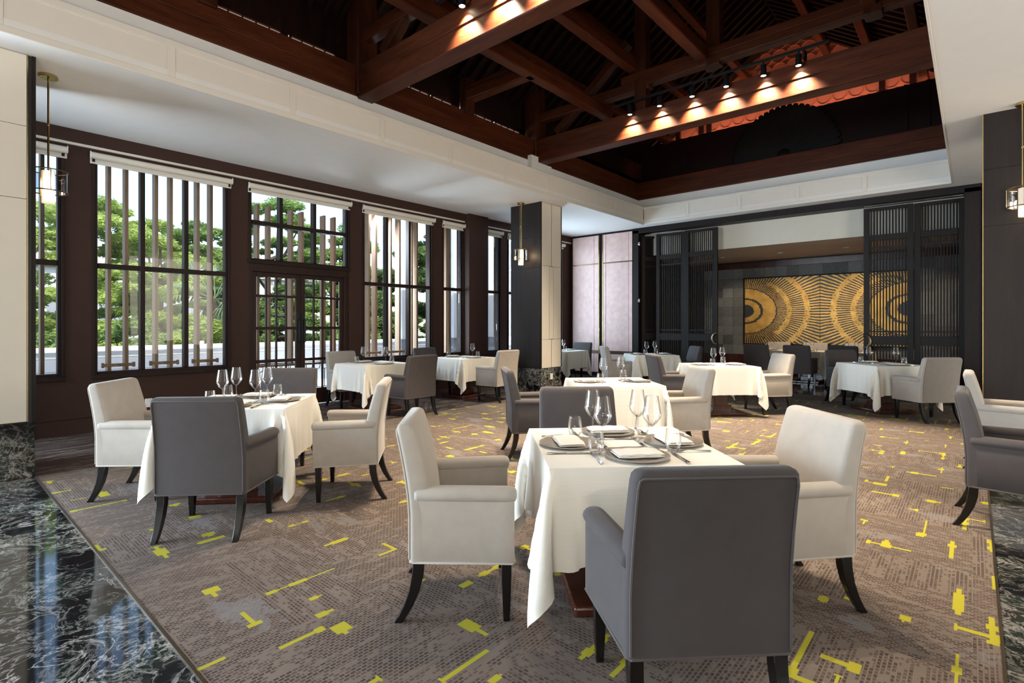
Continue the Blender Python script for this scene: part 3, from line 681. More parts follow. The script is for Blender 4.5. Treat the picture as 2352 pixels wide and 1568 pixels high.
slm = {}
def screen(x0, x1, y, label, handle=None, rz=0, open_=True):
    """sliding screen leaf with three tiers of round slats"""
    w = x1 - x0; s = empty('sliding_screen', ((x0 + x1) / 2, y, 0), rz); tag(s, label, 'screen', 'slatted sliding screens')
    h = w / 2; st = .095; tiers = [(.16, 1.0), (1.17, 3.02), (3.13, 3.60)]
    obj('stile', G().box(-h, -h + st, -.03, .03, .01, 3.66), 'screen_wood', s, bev=.004); obj('stile', G().box(h - st, h, -.03, .03, .01, 3.66), 'screen_wood', s, bev=.004)
    for a, b in ((.01, .16), (1.0, 1.17), (3.02, 3.13), (3.60, 3.66)): obj('rail', G().box(-h + st, h - st, -.027, .027, a, b), 'screen_wood', s, bev=.004)
    for a, b in ((1.24, 1.27), (2.86, 2.90)): obj('cross_bar', G().box(-h + st, h - st, -.012, .012, a, b), 'screen_wood', s)
    n = 12
    for a, b in tiers:
        for i in range(n):
            x = -h + st + (w - 2 * st) * (i + .5) / n
            k = round(b - a, 3)
            if k not in slm: slm[k] = G().lathe([(.0125, 0), (.0125, k)], 10).mesh('slat', 'screen_wood')
            link('slat', slm[k], s, (x, 0, a))
        if not open_: obj('backing', G().box(-h + st, h - st, .012, .02, a, b), 'panel_dark', s)
    if handle:
        sx = h * handle; pts = [(sx - handle * (.11) * math.sin(PI * t / 16) - 0, -.045, 1.06 + .125 * math.cos(PI * t / 16)) for t in range(17)]
        obj('handle', G().tube(pts, .030, 8), 'dark_bronze', s)
    return s
screen(-6.02, -5.26, 12.43, 'dark slatted sliding screen, outer leaf left of the mural opening')
screen(-5.25, -4.47, 12.38, 'dark slatted sliding screen with bronze pull at the left edge of the mural opening', 1)
screen(-1.62, -.84, 12.38, 'dark slatted sliding screen with bronze pull at the right edge of the mural opening', -1)
screen(-.83, -.10, 12.43, 'dark slatted sliding screen, outer leaf beside the right door jamb')
s5 = screen(-6.50, -5.98, 12.60, 'narrow dark slatted screen folded back beside the pink panels', None, math.radians(38), False)
for z in (2.0, 3.45):
    o = obj('hinge', G().box(-6.45, -6.41, YF - .052, YF - .04, z - .03, z + .03).box(-6.425, -6.395, YF - .055, YF - .04, z - .045, z + .045), 'steel', of, bev=.004)

# far room warm downlights (recessed, behind the bulkhead)
for x, e, nm in ((-5.0, 26, 'leftmost'), (-3.6, 40, 'second from the left'), (-2.2, 40, 'second from the right'), (-.8, 26, 'rightmost')):
    lamp('far_downlight', 'SPOT', (x, 14.2, 3.12), e * 2.2, (1, .78, .52), aim=(x + .1, 15.3, .9), spot_size=math.radians(95), spot_blend=.8, shadow_soft_size=.08)
    o = obj('downlight_ring', G().lathe([(.05, 0), (.06, -.006), (.06, .01)], 20), 'white_plastic', loc=(x, 14.2, 3.162)); tag(o, 'small recessed downlight in the far room soffit, %s' % nm, 'downlight', 'recessed downlights over the far tables')
lamp('bulkhead_wash', 'AREA', (-3.2, 12.5, 3.75), 10, (1, .93, .8), aim=(-3.2, 12.64, 3.3), shape='RECTANGLE', size=5, size_y=.06)

# ------------------------------------------------------------------ chairs
def rrect(hx, y0, y1, z, r, n=4, dy=0):
    pts = []
    hy = (y1 - y0) / 2; cy = (y0 + y1) / 2 + dy; r = min(r, hx * .98, hy * .98)
    for qx, qy, a0 in ((1, 1, 0), (-1, 1, PI / 2), (-1, -1, PI), (1, -1, 3 * PI / 2)):
        for i in range(n + 1):
            a = a0 + PI / 2 * i / n; pts.append((qx * (hx - r) + r * math.cos(a), cy + qy * (hy - r) + r * math.sin(a), z))
    return pts
def make_chair(kind):
    fab, pip = kind + '_fabric', kind + '_piping'
    r = empty('dining_chair'); r['category'] = 'chair'
    # back: continuous upholstered slab curving backwards
    def yb(z): t = max(0, (z - .50) / .43); return -.238 - .070 * t ** 1.5
    def hw(z): return .286 - .010 * max(0, (z - .5) / .42)
    rings = []
    for z in (.285, .292, .36, .44, .52, .60, .68, .76, .83, .882): rings.append(rrect(hw(z), yb(z), yb(z) + .115 - .035 * max(0, (z - .45) / .45), z, .022))
    for dz, sh in ((.905, .004), (.918, .014), (.925, .030)):
        y = yb(dz); rings.append(rrect(hw(dz) - sh * .8, y + sh * .6, y + .082 - sh * .6, dz, .02))
    obj('backrest', G().loft(rings), fab, r, ang=60)
    # seat and front rail
    sr = []
    for z, ins in ((.285, .006), (.29, 0), (.40, 0), (.445, .0), (.462, .012), (.470, .04)):
        y1 = .245 - ins; y0 = -.16; w0, w1 = .235 - ins * .4, .262 - ins * .4
        sr.append([(w1, y1, z), (0, y1 + .006, z), (-w1, y1, z), (-w0, y0, z), (0, y0, z), (w0, y0, z)])
    obj('seat', G().loft(sr), fab, r, ang=50, bev=.008)
    for sx in (1, -1):
        ar = empty('armrest'); ar.parent = r
        rings = []
        for y, xo in ((-.20, .284), (.0, .303), (.19, .322), (.235, .326), (.248, .322)):
            th = .085 if y < .24 else .07
            ring = []
            for px, pz in ((xo - th, .29), (xo - .004, .285), (xo, .292), (xo, .575), (xo - .004, .582), (xo - th, .582)): ring.append((sx * px, y, pz))
            rings.append(ring)
        obj('side_panel', G().loft(rings), fab, ar, ang=50)
        rings = []
        for y, xo, sc in ((-.215, .292, .9), (-.2, .294, 1), (.0, .313, 1), (.20, .333, 1), (.235, .336, .96), (.252, .336, .82), (.260, .334, .5)):
            cx, cz = xo - .046, .598; ring = []
            for i in range(16):
                a = 2 * PI * i / 16; ring.append((sx * (cx + .050 * sc * math.cos(a)), y, cz + .037 * sc * math.sin(a)))
            rings.append(ring)
        obj('arm_roll', G().loft(rings), fab, ar, ang=70)
        # legs
        lg = G(); x0 = .272
        lg.loft([[(sx * (x0 - .026 * k), .215 - .026 * k, z), (sx * (x0 + .024 * k), .215 - .026 * k, z), (sx * (x0 + .024 * k), .215 + .022 * k, z), (sx * (x0 - .026 * k), .215 + .022 * k, z)] for z, k in ((.29, 1), (.15, .86), (0.0, .62))])
        obj('leg', lg, 'black_leg', r, bev=.003)
        lg = G(); rr = []
        for z, y, k in ((.29, -.195, 1), (.22, -.200, .97), (.15, -.215, .9), (.08, -.243, .8), (.03, -.271, .72), (0, -.292, .68)):
            rr.append([(sx * (.250 - .026 * k), y - .028 * k, z), (sx * (.250 + .024 * k), y - .028 * k, z), (sx * (.250 + .024 * k), y + .026 * k, z), (sx * (.250 - .026 * k), y + .026 * k, z)])
        obj('leg', lg.loft(rr), 'black_leg', r, bev=.003)
    # piping: welt round the back panel and along the lower hem
    p = [(-hw(.3) + .012, yb(.3) - .001, .30)]
    zs = [.4, .5, .6, .7, .8, .87]
    p += [(-hw(z) + .012, yb(z) - .001, z) for z in zs] + [(-hw(.9) + .017, yb(.9) + .001, .895), (-hw(.9) + .027, yb(.9) + .001, .901)] + [(hw(.9) - .027, yb(.9) + .001, .901), (hw(.9) - .017, yb(.9) + .001, .895)] + [(hw(z) - .012, yb(z) - .001, z) for z in zs[::-1]] + [(hw(.3) - .012, yb(.3) - .001, .30)]
    obj('piping', G().tube(p, .0045, 6), pip, r)
    h = [(-.283, -.22, .287), (-.324, .24, .287), (-.30, .25, .287), (.30, .25, .287), (.324, .24, .287), (.283, -.22, .287), (.27, -.236, .287), (-.27, -.236, .287)]
    obj('hem_piping', G().tube(h, .0055, 6, True), pip, r)
    return r
LIGHT, DARK = 'pale taupe', 'charcoal'
protos = {}
def chair(kind, mid, facing, label, group):
    a = math.radians(facing); f = (math.cos(a), math.sin(a))
    loc = (mid[0] + .30 * f[0], mid[1] + .30 * f[1], .006 if (-6.45 < mid[0] < .0 and .76 < mid[1] < 11.7) else 0.0); rz = a - PI / 2
    if kind not in protos:
        r = make_chair(kind); r.location = loc; r.rotation_euler = (0, 0, rz); protos[kind] = r
    else: r = dup(protos[kind], loc, rz)
    r['label'] = label; r['group'] = group; r['category'] = 'chair'
    return r
GC = 'upholstered dining chairs round the tables'
chair('dark', (-.61, 1.71), 135, 'charcoal armchair seen from behind, nearest of all, at the front centre table', GC)
chair('light', (-2.21, 1.68), 45, 'pale taupe armchair at the left of the front centre table', GC)
chair('light', (-.575, 3.225), -135, 'pale taupe armchair at the right of the front centre table', GC)
chair('dark', (-2.26, 3.31), -45, 'charcoal armchair beyond the front centre table, facing the camera', GC)
chair('dark', (-3.73, 1.19), 135.5, 'charcoal armchair seen from behind at the left front table', GC)
chair('light', (-3.72, 2.67), -131, 'pale taupe armchair at the right of the left front table', GC)
chair('light', (-5.40, 1.09), 48, 'pale taupe armchair at the left end, between near pillar and left front table', GC)
chair('dark', (-5.52, 2.70), -44, 'charcoal armchair beyond the left front table, before the glazed door', GC)
chair('light', (-8.40, 4.98), 0, 'pale taupe armchair with its back to the glazed door, at the first window table', GC)
chair('dark', (-6.22, 5.10), 180, 'charcoal armchair seen from behind, right of the first window table', GC)
chair('light', (-6.28, 7.12), 180, 'pale taupe armchair beside the square column, at the second window table', GC)
chair('dark', (-8.40, 6.85), 0, 'charcoal armchair under the window, behind the second window table', GC)
chair('dark', (-3.76, 4.16), 48, 'charcoal armchair in profile left of the middle table', GC)
chair('light', (-2.22, 5.75), -135, 'pale armchair right of the middle table, lit by the spotlights', GC)
chair('dark', (-3.79, 7.62), 45, 'slate blue lit charcoal armchair left of the brightly lit table with mahogany foot', GC)
chair('light', (-2.25, 9.19), -135, 'brightest cream armchair right of the table with the mahogany foot', GC)
chair('dark', (-4.40, 11.02), -135, 'bluish charcoal armchair before the left slatted screens', GC)
chair('light', (-5.88, 9.60), 45, 'pale armchair in profile in front of the pink wall panels', GC)
chair('dark', (-7.70, 11.66), -90, 'charcoal armchair against the pink wall panels behind the corner table', GC)
chair('dark', (-1.84, 11.12), -45, 'charcoal armchair left of the right-hand table, before the mural', GC)
chair('light', (-.30, 9.53), 135, 'pale taupe armchair seen from behind, right of the right-hand table', GC)
chair('dark', (-.10, 5.04), 0, 'charcoal armchair cut off by the right edge of the view', GC)
chair('light', (-.07, 6.96), 0, 'pale taupe armchair at the right edge, just behind the charcoal one', GC)
chair('dark', (-3.87, 13.15), 90, 'charcoal chair back, left one of the row under the gold mural', GC)
chair('dark', (-2.99, 13.08), 90, 'black looking chair back, middle one of the row under the gold mural', GC)
chair('dark', (-2.14, 13.40), 90, 'charcoal chair back, right one of the row under the gold mural', GC)
chair('light', (-3.90, 15.35), -90, 'pale chair against the mural wall, left of three', GC)
chair('light', (-3.05, 15.38), -90, 'pale chair against the mural wall, middle of three', GC)
chair('light', (-2.14, 15.42), -90, 'pale chair against the mural wall, right of three', GC)

# ------------------------------------------------------------------ tables, cloths, settings
def make_table(half=.415):
    r = empty('dining_table'); r['category'] = 'table'
    obj('tabletop', G().box(-half, half, -half, half, .700, .732), 'mahogany', r, bev=.006)
    obj('pedestal', G().box(-.11, .11, -.11, .11, .10, .700), 'mahogany', r, bev=.008)
    obj('plinth', G().box(-.15, .15, -.15, .15, .045, .145), 'mahogany', r, bev=.008)
    obj('base_plate', G().box(-.31, .31, -.31, .31, 0, .05), 'mahogany', r, bev=.012)
    return r
def drape(half, drop, n, seed, steps=150, twist=.25):
    """position based cloth laid over the square top; returns mesh"""
    rng = np.random.default_rng(seed); S = half + drop
    u = np.linspace(-S, S, n); h = u[1] - u[0]
    P = np.zeros((n, n, 3)); P[..., 0] = u[:, None]; P[..., 1] = u[None, :]; zt = .752; P[..., 2] = zt + .002
    P[..., 2] += rng.normal(0, .0015, (n, n)); Q = P.copy()
    A = math.atan2(1, 1)
    def sol(a, b, L, k):
        d = b - a; l = np.sqrt((d * d).sum(-1, keepdims=True)) + 1e-9
        c = d * ((l - L) / l * (.5 * k)); a += c; b -= c
    hd = h * math.sqrt(2)
    def pairs():
        for ax in (0, 1):
            for s in (0, 1):
                m = (n - s) // 2 * 2
                a = P[s:s + m:2] if ax == 0 else P[:, s:s + m:2]; b = P[s + 1:s + m:2] if ax == 0 else P[:, s + 1:s + m:2]
                a = a[:b.shape[0]] if ax == 0 else a[:, :b.shape[1]]
                yield a, b, h, 1.0
        for s in (0, 1):
            a = P[s:-1:2, :-1]; b = P[s + 1::2, 1:]; k = min(a.shape[0], b.shape[0]); yield a[:k], b[:k], hd, .35
            a = P[s:-1:2, 1:]; b = P[s + 1::2, :-1]; k = min(a.shape[0], b.shape[0]); yield a[:k], b[:k], hd, .35
        for ax in (0, 1):
            for s in (0, 1, 4, 5)[:4]:
                pass
    TOP = (np.abs(u[:, None]) <= half + 1e-6) & (np.abs(u[None, :]) <= half + 1e-6); R0 = P.copy(); R0[..., 2] = zt
    prs = list(pairs())
    for it in range(steps):
        V = (P - Q) * .965; Q = P.copy(); P += V; P[..., 2] -= .0011
        if it < steps * .55:                                     # gentle swirl while falling so corners fold to one side
            out = (np.abs(P[..., 0]) > half) & (np.abs(P[..., 1]) > half); w = out * .00022 * twist * 4
            P[..., 0] += -P[..., 1] * w; P[..., 1] += P[..., 0] * w
        for _ in range(9):
            for a, b, L, k in prs: sol(a, b, L, k)
            # bending
            for ax in (0, 1):
                for s in (0, 1, 2, 3):
                    a = P[s:n - 2:4] if ax == 0 else P[:, s:n - 2:4]; b = P[s + 2::4] if ax == 0 else P[:, s + 2::4]
                    k = min(a.shape[ax], b.shape[ax]); a = a[:k] if ax == 0 else a[:, :k]; b = b[:k] if ax == 0 else b[:, :k]
                    sol(a, b, 2 * h, .04)
            x, y, z = P[..., 0], P[..., 1], P[..., 2]
            ins = (np.abs(x) < half) & (np.abs(y) < half) & (z < zt)
            pt = zt - z; px = half - np.abs(x); py = half - np.abs(y)
            top = ins & (pt <= px) & (pt <= py); sx = ins & ~top & (px <= py); sy = ins & ~top & ~sx
            z[top] = zt; x[sx] = np.sign(x[sx]) * half; y[sy] = np.sign(y[sy]) * half
            np.maximum(z, .012, out=z)
            P[TOP] = R0[TOP]
    P[TOP] = R0[TOP]
    idx = np.arange(n * n).reshape(n, n)
    fs = np.stack([idx[:-1, :-1], idx[1:, :-1], idx[1:, 1:], idx[:-1, 1:]], -1).reshape(-1, 4)
    me = D.meshes.new('tablecloth'); me.from_pydata(P.reshape(-1, 3).tolist(), [], fs.tolist()); me.materials.append(MAT['table_linen'])
    uvl = me.uv_layers.new(name='uv'); uu = np.stack(np.meshgrid(np.linspace(0, 1, n), np.linspace(0, 1, n), indexing='ij'), -1).reshape(-1, 2)
    li = np.zeros(len(me.loops), dtype=np.int32); me.loops.foreach_get('vertex_index', li); uvl.data.foreach_set('uv', uu[li].ravel())
    me.polygons.foreach_set('use_smooth', [True] * len(me.polygons)); me.set_sharp_from_angle(angle=math.radians(52)); me.update()
    return me
CL = [drape(.45, .425, 71, 3, twist=.9), drape(.45, .40, 69, 8, twist=-.8), drape(.45, .40, 69, 21, twist=.5)]

# ---- glassware etc. prototypes
def lathe_thing(name, prof, mat, seg=24): return obj(name, G().lathe(prof, seg), mat)
def proto_wine(s=1.0):
    r = empty('wine_glass'); r['category'] = 'wine glass'
    obj('bowl', G().lathe([(.004, .118), (.012, .122), (.028, .137), (.041, .156), (.0465, .172), (.0455, .185), (.041, .215), (.036, .248), (.033, .270)], 28), 'clear_glass', r)
    obj('stem', G().lathe([(.0042, .012), (.0036, .05), (.0036, .10), (.0048, .120)], 10), 'clear_glass', r)
    obj('foot', G().lathe([(.0, .0015), (.039, .0015), (.040, .003), (.02, .005), (.007, .009), (.0042, .013)], 28), 'clear_glass', r)
    obj('rim', G().tube([(.033 * math.cos(2 * PI * i / 28), .033 * math.sin(2 * PI * i / 28), .270) for i in range(28)], .0008, 4, True), 'clear_glass', r)
    return r
def proto_tumbler():
    r = empty('water_tumbler'); r['category'] = 'tumbler'
    obj('wall', G().lathe([(.020, .006), (.030, .012), (.0375, .030), (.040, .050), (.0385, .075), (.034, .112)], 28), 'clear_glass', r)
    obj('glass_base', G().lathe([(0, .001), (.024, .001), (.028, .006), (.020, .011), (0, .010)], 28), 'clear_glass', r)
    obj('rim', G().tube([(.034 * math.cos(2 * PI * i / 28), .034 * math.sin(2 * PI * i / 28), .112) for i in range(28)], .0008, 4, True), 'clear_glass', r)
    return r
def proto_charger():
    r = empty('charger_plate'); r['category'] = 'plate'
    obj('dish', G().lathe([(0, .004), (.10, .004), (.112, .007), (.150, .014), (.155, .015), (.152, .010), (.11, .002), (0, .001)], 48), 'charger_glass', r)
    gg = G()
    for i in range(84):
        a = 2 * PI * i / 84; c = (.153 * math.cos(a), .153 * math.sin(a), .0145)
        gg.lathe([(0, -.0022), (.0024, 0), (0, .0022)], 5, c)
    obj('beaded_rim', gg, 'charger_rim', r)
    return r
def proto_napkin():
    r = empty('folded_napkin'); r['category'] = 'napkin'
    def layer(z, t, x0, x1, hy, seed):
        rings = []
        for i in range(9):
            x = x0 + (x1 - x0) * i / 8; e = hy * (1 - .03 * math.sin(i * 1.7 + seed)); k = .35 if i in (0, 8) else 1; b = .0015 * math.sin(i * 2.1 + seed)
            rings.append([(x, -e, z + t * (1 - k) / 2), (x, e, z + t * (1 - k) / 2), (x, e, z + t * (1 + k) / 2 + b), (x, 0, z + t * (1 + k) / 2 + .0015 + b), (x, -e, z + t * (1 + k) / 2 + b)])
        return G().loft(rings)
    obj('lower_fold', layer(0, .008, -.112, .112, .066, 0), 'napkin', r, bev=.002)
    obj('upper_fold', layer(.0085, .0085, -.108, .114, .063, 1), 'napkin', r, bev=.002)
    return r
def proto_fork():
    r = empty('fork'); r['category'] = 'fork'
    obj('handle', G().loft([[(-w, y, z), (w, y, z), (w, y, z + t), (-w, y, z + t)] for y, w, z, t in ((-.105, .006, .002, .003), (-.10, .009, .002, .003), (-.05, .006, .004, .003), (.0, .003, .009, .003), (.03, .004, .007, .003), (.045, .010, .004, .002), (.055, .0115, .003, .002))]), 'steel', r, bev=.001)
    for i in range(4):
        x = -.0095 + i * .0063; obj('tine', G().loft([[(x - .0014, y, z), (x + .0014, y, z), (x + .0014, y, z + .0018), (x - .0014, y, z + .0018)] for y, z in ((.054, .003), (.08, .003), (.10, .008))]), 'steel', r)
    return r
def proto_knife():
    r = empty('table_knife'); r['category'] = 'knife'
    obj('handle', G().loft([[(-w, y, .001), (w, y, .001), (w * .8, y, .001 + t), (-w * .8, y, .001 + t)] for y, w, t in ((-.112, .005, .005), (-.105, .009, .007), (-.05, .007, .007), (-.01, .005, .006))]), 'steel', r, bev=.0015)
    obj('blade', G().loft([[(-w, y, .002), (w, y, .002), (w, y, .0038), (-w, y, .0032)] for y, w in ((-.012, .005), (.0, .009), (.07, .010), (.10, .006), (.112, .002))]), 'steel', r)
    return r
PRO = dict(wine=proto_wine(), tumbler=proto_tumbler(), charger=proto_charger(), napkin=proto_napkin(), fork=proto_fork(), knife=proto_knife())
USED = set()
GRP = dict(wine='wine glasses on the tables', tumbler='water tumblers on the tables', charger='charger plates on the tables', napkin='folded napkins on the plates', fork='forks at the place settings', knife='knives at the place settings')
def put(kind, loc, rz, label):
    p = PRO[kind]
    if kind not in USED: USED.add(kind); o = p; o.location = loc; o.rotation_euler = (0, 0, rz)
    else: o = dup(p, loc, rz)
    o['label'] = label; o['group'] = GRP[kind]; o['category'] = p['category']; return o
TABLE0 = make_table(); tfirst = [True]
def table(c, rot, seats, where, cloth_k, cloth_rot, zf=.006, sc=1.0, cut=True):
    """seats: list of (direction in degrees, words for that seat)"""
    if tfirst[0]: t = TABLE0; tfirst[0] = False; t.location = (*c, zf); t.rotation_euler = (0, 0, math.radians(rot))
    else: t = dup(TABLE0, (*c, zf), math.radians(rot))
    t['label'] = 'mahogany pedestal table under the white cloth, ' + where; t['group'] = 'dining tables'; t['category'] = 'table'
    cl = link('tablecloth', CL[cloth_k], None, (*c, zf), math.radians(rot + 90 * cloth_rot)); tag(cl, 'white linen tablecloth draped over the ' + where, 'tablecloth', 'white tablecloths')
    if sc != 1.0: t.scale = (sc, sc, 1); cl.scale = (sc, sc, 1)
    z = zf + .7535
    for (dg, words) in seats:
        a = math.radians(dg); ux, uy = math.cos(a), math.sin(a); rx, ry = -uy, ux     # right hand of the diner who faces the centre
        def at(u, r): return (c[0] + (ux * u + rx * r) * sc, c[1] + (uy * u + ry * r) * sc, z)
        ft = a + PI / 2                                                             # local +y towards the centre
        put('charger', at(.285, 0), 0, 'silvery beaded charger plate, %s, %s' % (words, where))
        q = at(.285, 0); put('napkin', (q[0], q[1], z + .012), ft + .06, 'folded white napkin on the plate, %s, %s' % (words, where))
        put('wine', at(.13, .125), 0, 'stemmed wine glass, %s, %s' % (words, where))
        put('tumbler', at(.185, .215), 0, 'water tumbler, %s, %s' % (words, where))
        if cut:
            put('fork', at(.30, -.20), ft, 'steel fork left of the plate, %s, %s' % (words, where))
            put('knife', at(.315, .20), ft, 'steel knife right of the plate, %s, %s' % (words, where))
            put('knife', at(.105, .0), ft + PI / 2, 'small butter knife above the plate, %s, %s' % (words, where))
NSD = 'near dark seat'; NLS = 'left pale seat'; RLS = 'right pale seat'; FDS = 'far dark seat'
table((-1.42, 2.51), 45, [(-45, NSD), (-135, NLS), (45, RLS), (135, FDS)], 'front centre table', 0, 0)
table((-4.56, 1.84), 47, [(-43, NSD), (-133, NLS), (47, RLS), (137, FDS)], 'left front table', 0, 1)
table((-7.47, 5.07), 0, [(180, 'window side seat'), (0, 'room side seat')], 'window table next to the glazed door', 1, 0, 0)
table((-7.48, 7.10), 0, [(180, 'window side seat'), (0, 'room side seat')], 'window table next to the brown pilaster', 2, 0, 0)
table((-3.03, 5.16), 45, [(-135, 'left dark seat'), (45, 'right pale seat')], 'middle table behind the front centre table', 1, 0)
table((-3.02, 8.37), 45, [(-135, 'left bluish seat'), (45, 'right cream seat')], 'brightly lit table with visible mahogany foot', 2, 1)
table((-5.15, 10.36), 45, [(-135, 'left pale seat'), (45, 'right bluish seat')], 'table before the left slatted screens', 1, 2)
table((-7.59, 10.55), 0, [(90, 'far dark seat'), (-90, 'near empty seat')], 'corner table behind the square column', 2, 2, 0)
table((-1.10, 10.30), 45, [(135, 'left dark seat'), (-45, 'right pale seat')], 'right-hand table before the right slatted screens', 0, 2)
for x, y, w in ((-3.87, 14.28, 'left table under the mural'), (-3.0, 14.28, 'middle table under the mural'), (-2.12, 14.38, 'right table under the mural')):
    table((x, y), 0, [(-90, 'near seat'), (90, 'wall side seat')], w, 2, 0, 0, .9, False)

# ------------------------------------------------------------------ outside
terr = struct(obj('terrace', G().box(-13.2, XW - .2, -8, 30, -.12, -.01), 'terrace_stone', smooth=False))
struct(obj('ground', G().box(-90, -12.9, -40, 90, -1.3, -1.2), 'ground_green', smooth=False))
pp = struct(obj('wall_parapet', G().box(-13.0, -12.8, -8, 30, -.1, .86), 'parapet_paint', smooth=False))
box('coping', 'parapet_paint', -13.06, -12.72, -8, 30, .86, .955, pp, bev=.015)
for z in (.25, .5, .74): box('groove', 'grey_plinth', -12.803, -12.798, -8, 30, z, z + .008, pp)
# low iron railing behind the fins
rl = empty('iron_railing', (-10.4, 2.3, 0)); tag(rl, 'low ornamental iron railing on the terrace below the wide window', 'railing')
def railing(root, L):
    obj('rail', G().box(-.015, .015, -L, L, .60, .63).box(-.015, .015, -L, L, .06, .09).box(-.02, .02, -L, -L + .04, -.01, .63).box(-.02, .02, L - .04, L, -.01, .63), 'iron', root)
    n = int(L * 2 / .17)
    for i in range(n):
        y = -L + .085 + i * .17
        obj('scroll', G().tube([(0, y + .07 * math.cos(2 * PI * k / 14), .53 + .07 * math.sin(2 * PI * k / 14)) for k in range(14)], .009, 5, True), 'iron', root)
        obj('baluster', G().box(-.008, .008, y - .008, y + .008, .09, .46), 'iron', root)
railing(rl, 1.6)
rl2 = empty('iron_railing', (-10.4, 5.3, 0)); tag(rl2, 'low ornamental iron railing on the terrace beyond the glazed door', 'railing'); railing(rl2, 1.1)
# timber fins outside the glass
XFN = -9.15
def fins(ys, top, label, bars):
    s = empty('timber_fin_screen', (XFN, sum(ys) / len(ys), 0)); tag(s, label, 'fin screen', 'timber fins outside the windows')
    cy = s.location.y
    for y in ys: piece('fin', 'fin_wood', (0, y - cy, (.70 + top) / 2), (.15, .042, top - .70), s, bev=.004)
    for a, b in bars:
        piece('bar', 'fin_wood', (.085, (a + b) / 2 - cy, .825), (.03, b - a + .16, .045), s, bev=.006)
        for y in (a - .08, b + .08): piece('bar_end', 'fin_wood', (.085, y - cy, .825), (.05, .03, .07), s, bev=.006)
    obj('foot_rail', G().box(-.05, .05, ys[0] - cy - .1, ys[-1] - cy + .1, .66, .70), 'fin_wood', s)
    for y in (ys[0], ys[-1]): obj('foot_post', G().box(-.03, .03, y - cy - .03, y - cy + .03, -.02, .66), 'fin_wood', s)
fins([.62, 1.13], 3.85, 'timber fins outside the narrow window by the near pillar', [])
fins([1.835, 2.035, 2.40, 2.59, 2.955, 3.145], 3.85, 'six tall timber fins outside the wide window left of the door', [(1.835, 2.035), (2.40, 2.59), (2.955, 3.145)])
fins([3.87, 4.06, 4.46, 4.655, 5.08, 5.29], 3.42, 'six timber fins with cut tops outside the glazed door', [])
fins([6.045, 6.21, 6.57, 6.79, 7.11, 7.25], 3.85, 'six tall timber fins outside the window right of the door', [(6.045, 6.21), (6.57, 6.79)])
fins([8.10, 8.21], 3.85, 'pair of timber fins outside the narrow window left of the pilaster', [])
ev = struct(obj('eaves', G().box(-9.6, XW - .2, -8, 15, 3.84, 4.3), 'roof_tile_clay', smooth=False))
ti = G()
for i in range(120):
    y = -2 + i * .14; ti.loft([[(x, y + .06 * math.cos(PI * k / 6), 3.82 - .05 * math.sin(PI * k / 6)) for k in range(7)] for x in (-9.72, -9.58)])
struct(obj('tile_ends', ti, 'roof_tile_clay', ev), 'stuff')
for x, y, lab in ((-11.5, 8.70, 'white square terrace column seen through the window right of the door'), (-11.5, 10.56, 'white square terrace column seen beside the brown pilaster'), (-11.5, 12.05, 'white square terrace column seen past the brown pilaster')):
    w = .10
    c = empty('terrace_column', (x, y, 0)); tag(c, lab, 'column', 'white columns on the terrace')
    obj('shaft', G().box(-w, w, -.10, .10, .95, 4.3), 'white_column', c, bev=.01); obj('plinth', G().box(-w - .06, w + .06, -.17, .17, -.02, .95), 'grey_plinth', c, bev=.01)
    obj('cap', G().box(-w - .04, w + .04, -.15, .15, .95, 1.0), 'grey_plinth', c, bev=.01)

def leaves(centers, rad, n, size, mat, name, parent, flat=.55, aspect=3.2):
    """many small leaf quads clustered round centers"""
    k = RNG.integers(0, len(centers), n); c = np.asarray(centers)[k]; r = np.asarray(rad)[k][:, None]
    d = RNG.normal(size=(n, 3)); d /= np.linalg.norm(d, axis=1, keepdims=True); d *= (RNG.random((n, 1)) ** .45)
    p = c + d * r * np.array([1, 1, flat])
    a = RNG.normal(size=(n, 3)); a[:, 2] *= .45; a /= np.linalg.norm(a, axis=1, keepdims=True)
    b = np.cross(a, RNG.normal(size=(n, 3))); b /= np.linalg.norm(b, axis=1, keepdims=True)
    s = size * (.6 + .8 * RNG.random((n, 1))); a *= s * aspect / 2; b *= s / 2
    v = np.stack([p - a, p - b * .9, p + a, p + b * .9], 1).reshape(-1, 3)
    me = D.meshes.new(name); me.vertices.add(4 * n); me.vertices.foreach_set('co', v.ravel())
    me.loops.add(4 * n); me.loops.foreach_set('vertex_index', np.arange(4 * n, dtype=np.int32))
    me.polygons.add(n); me.polygons.foreach_set('loop_start', np.arange(0, 4 * n, 4, dtype=np.int32))
    me.materials.append(MAT[mat]); me.update(); me.validate()
    o = link(name, me, parent); o['kind'] = 'stuff'; return o
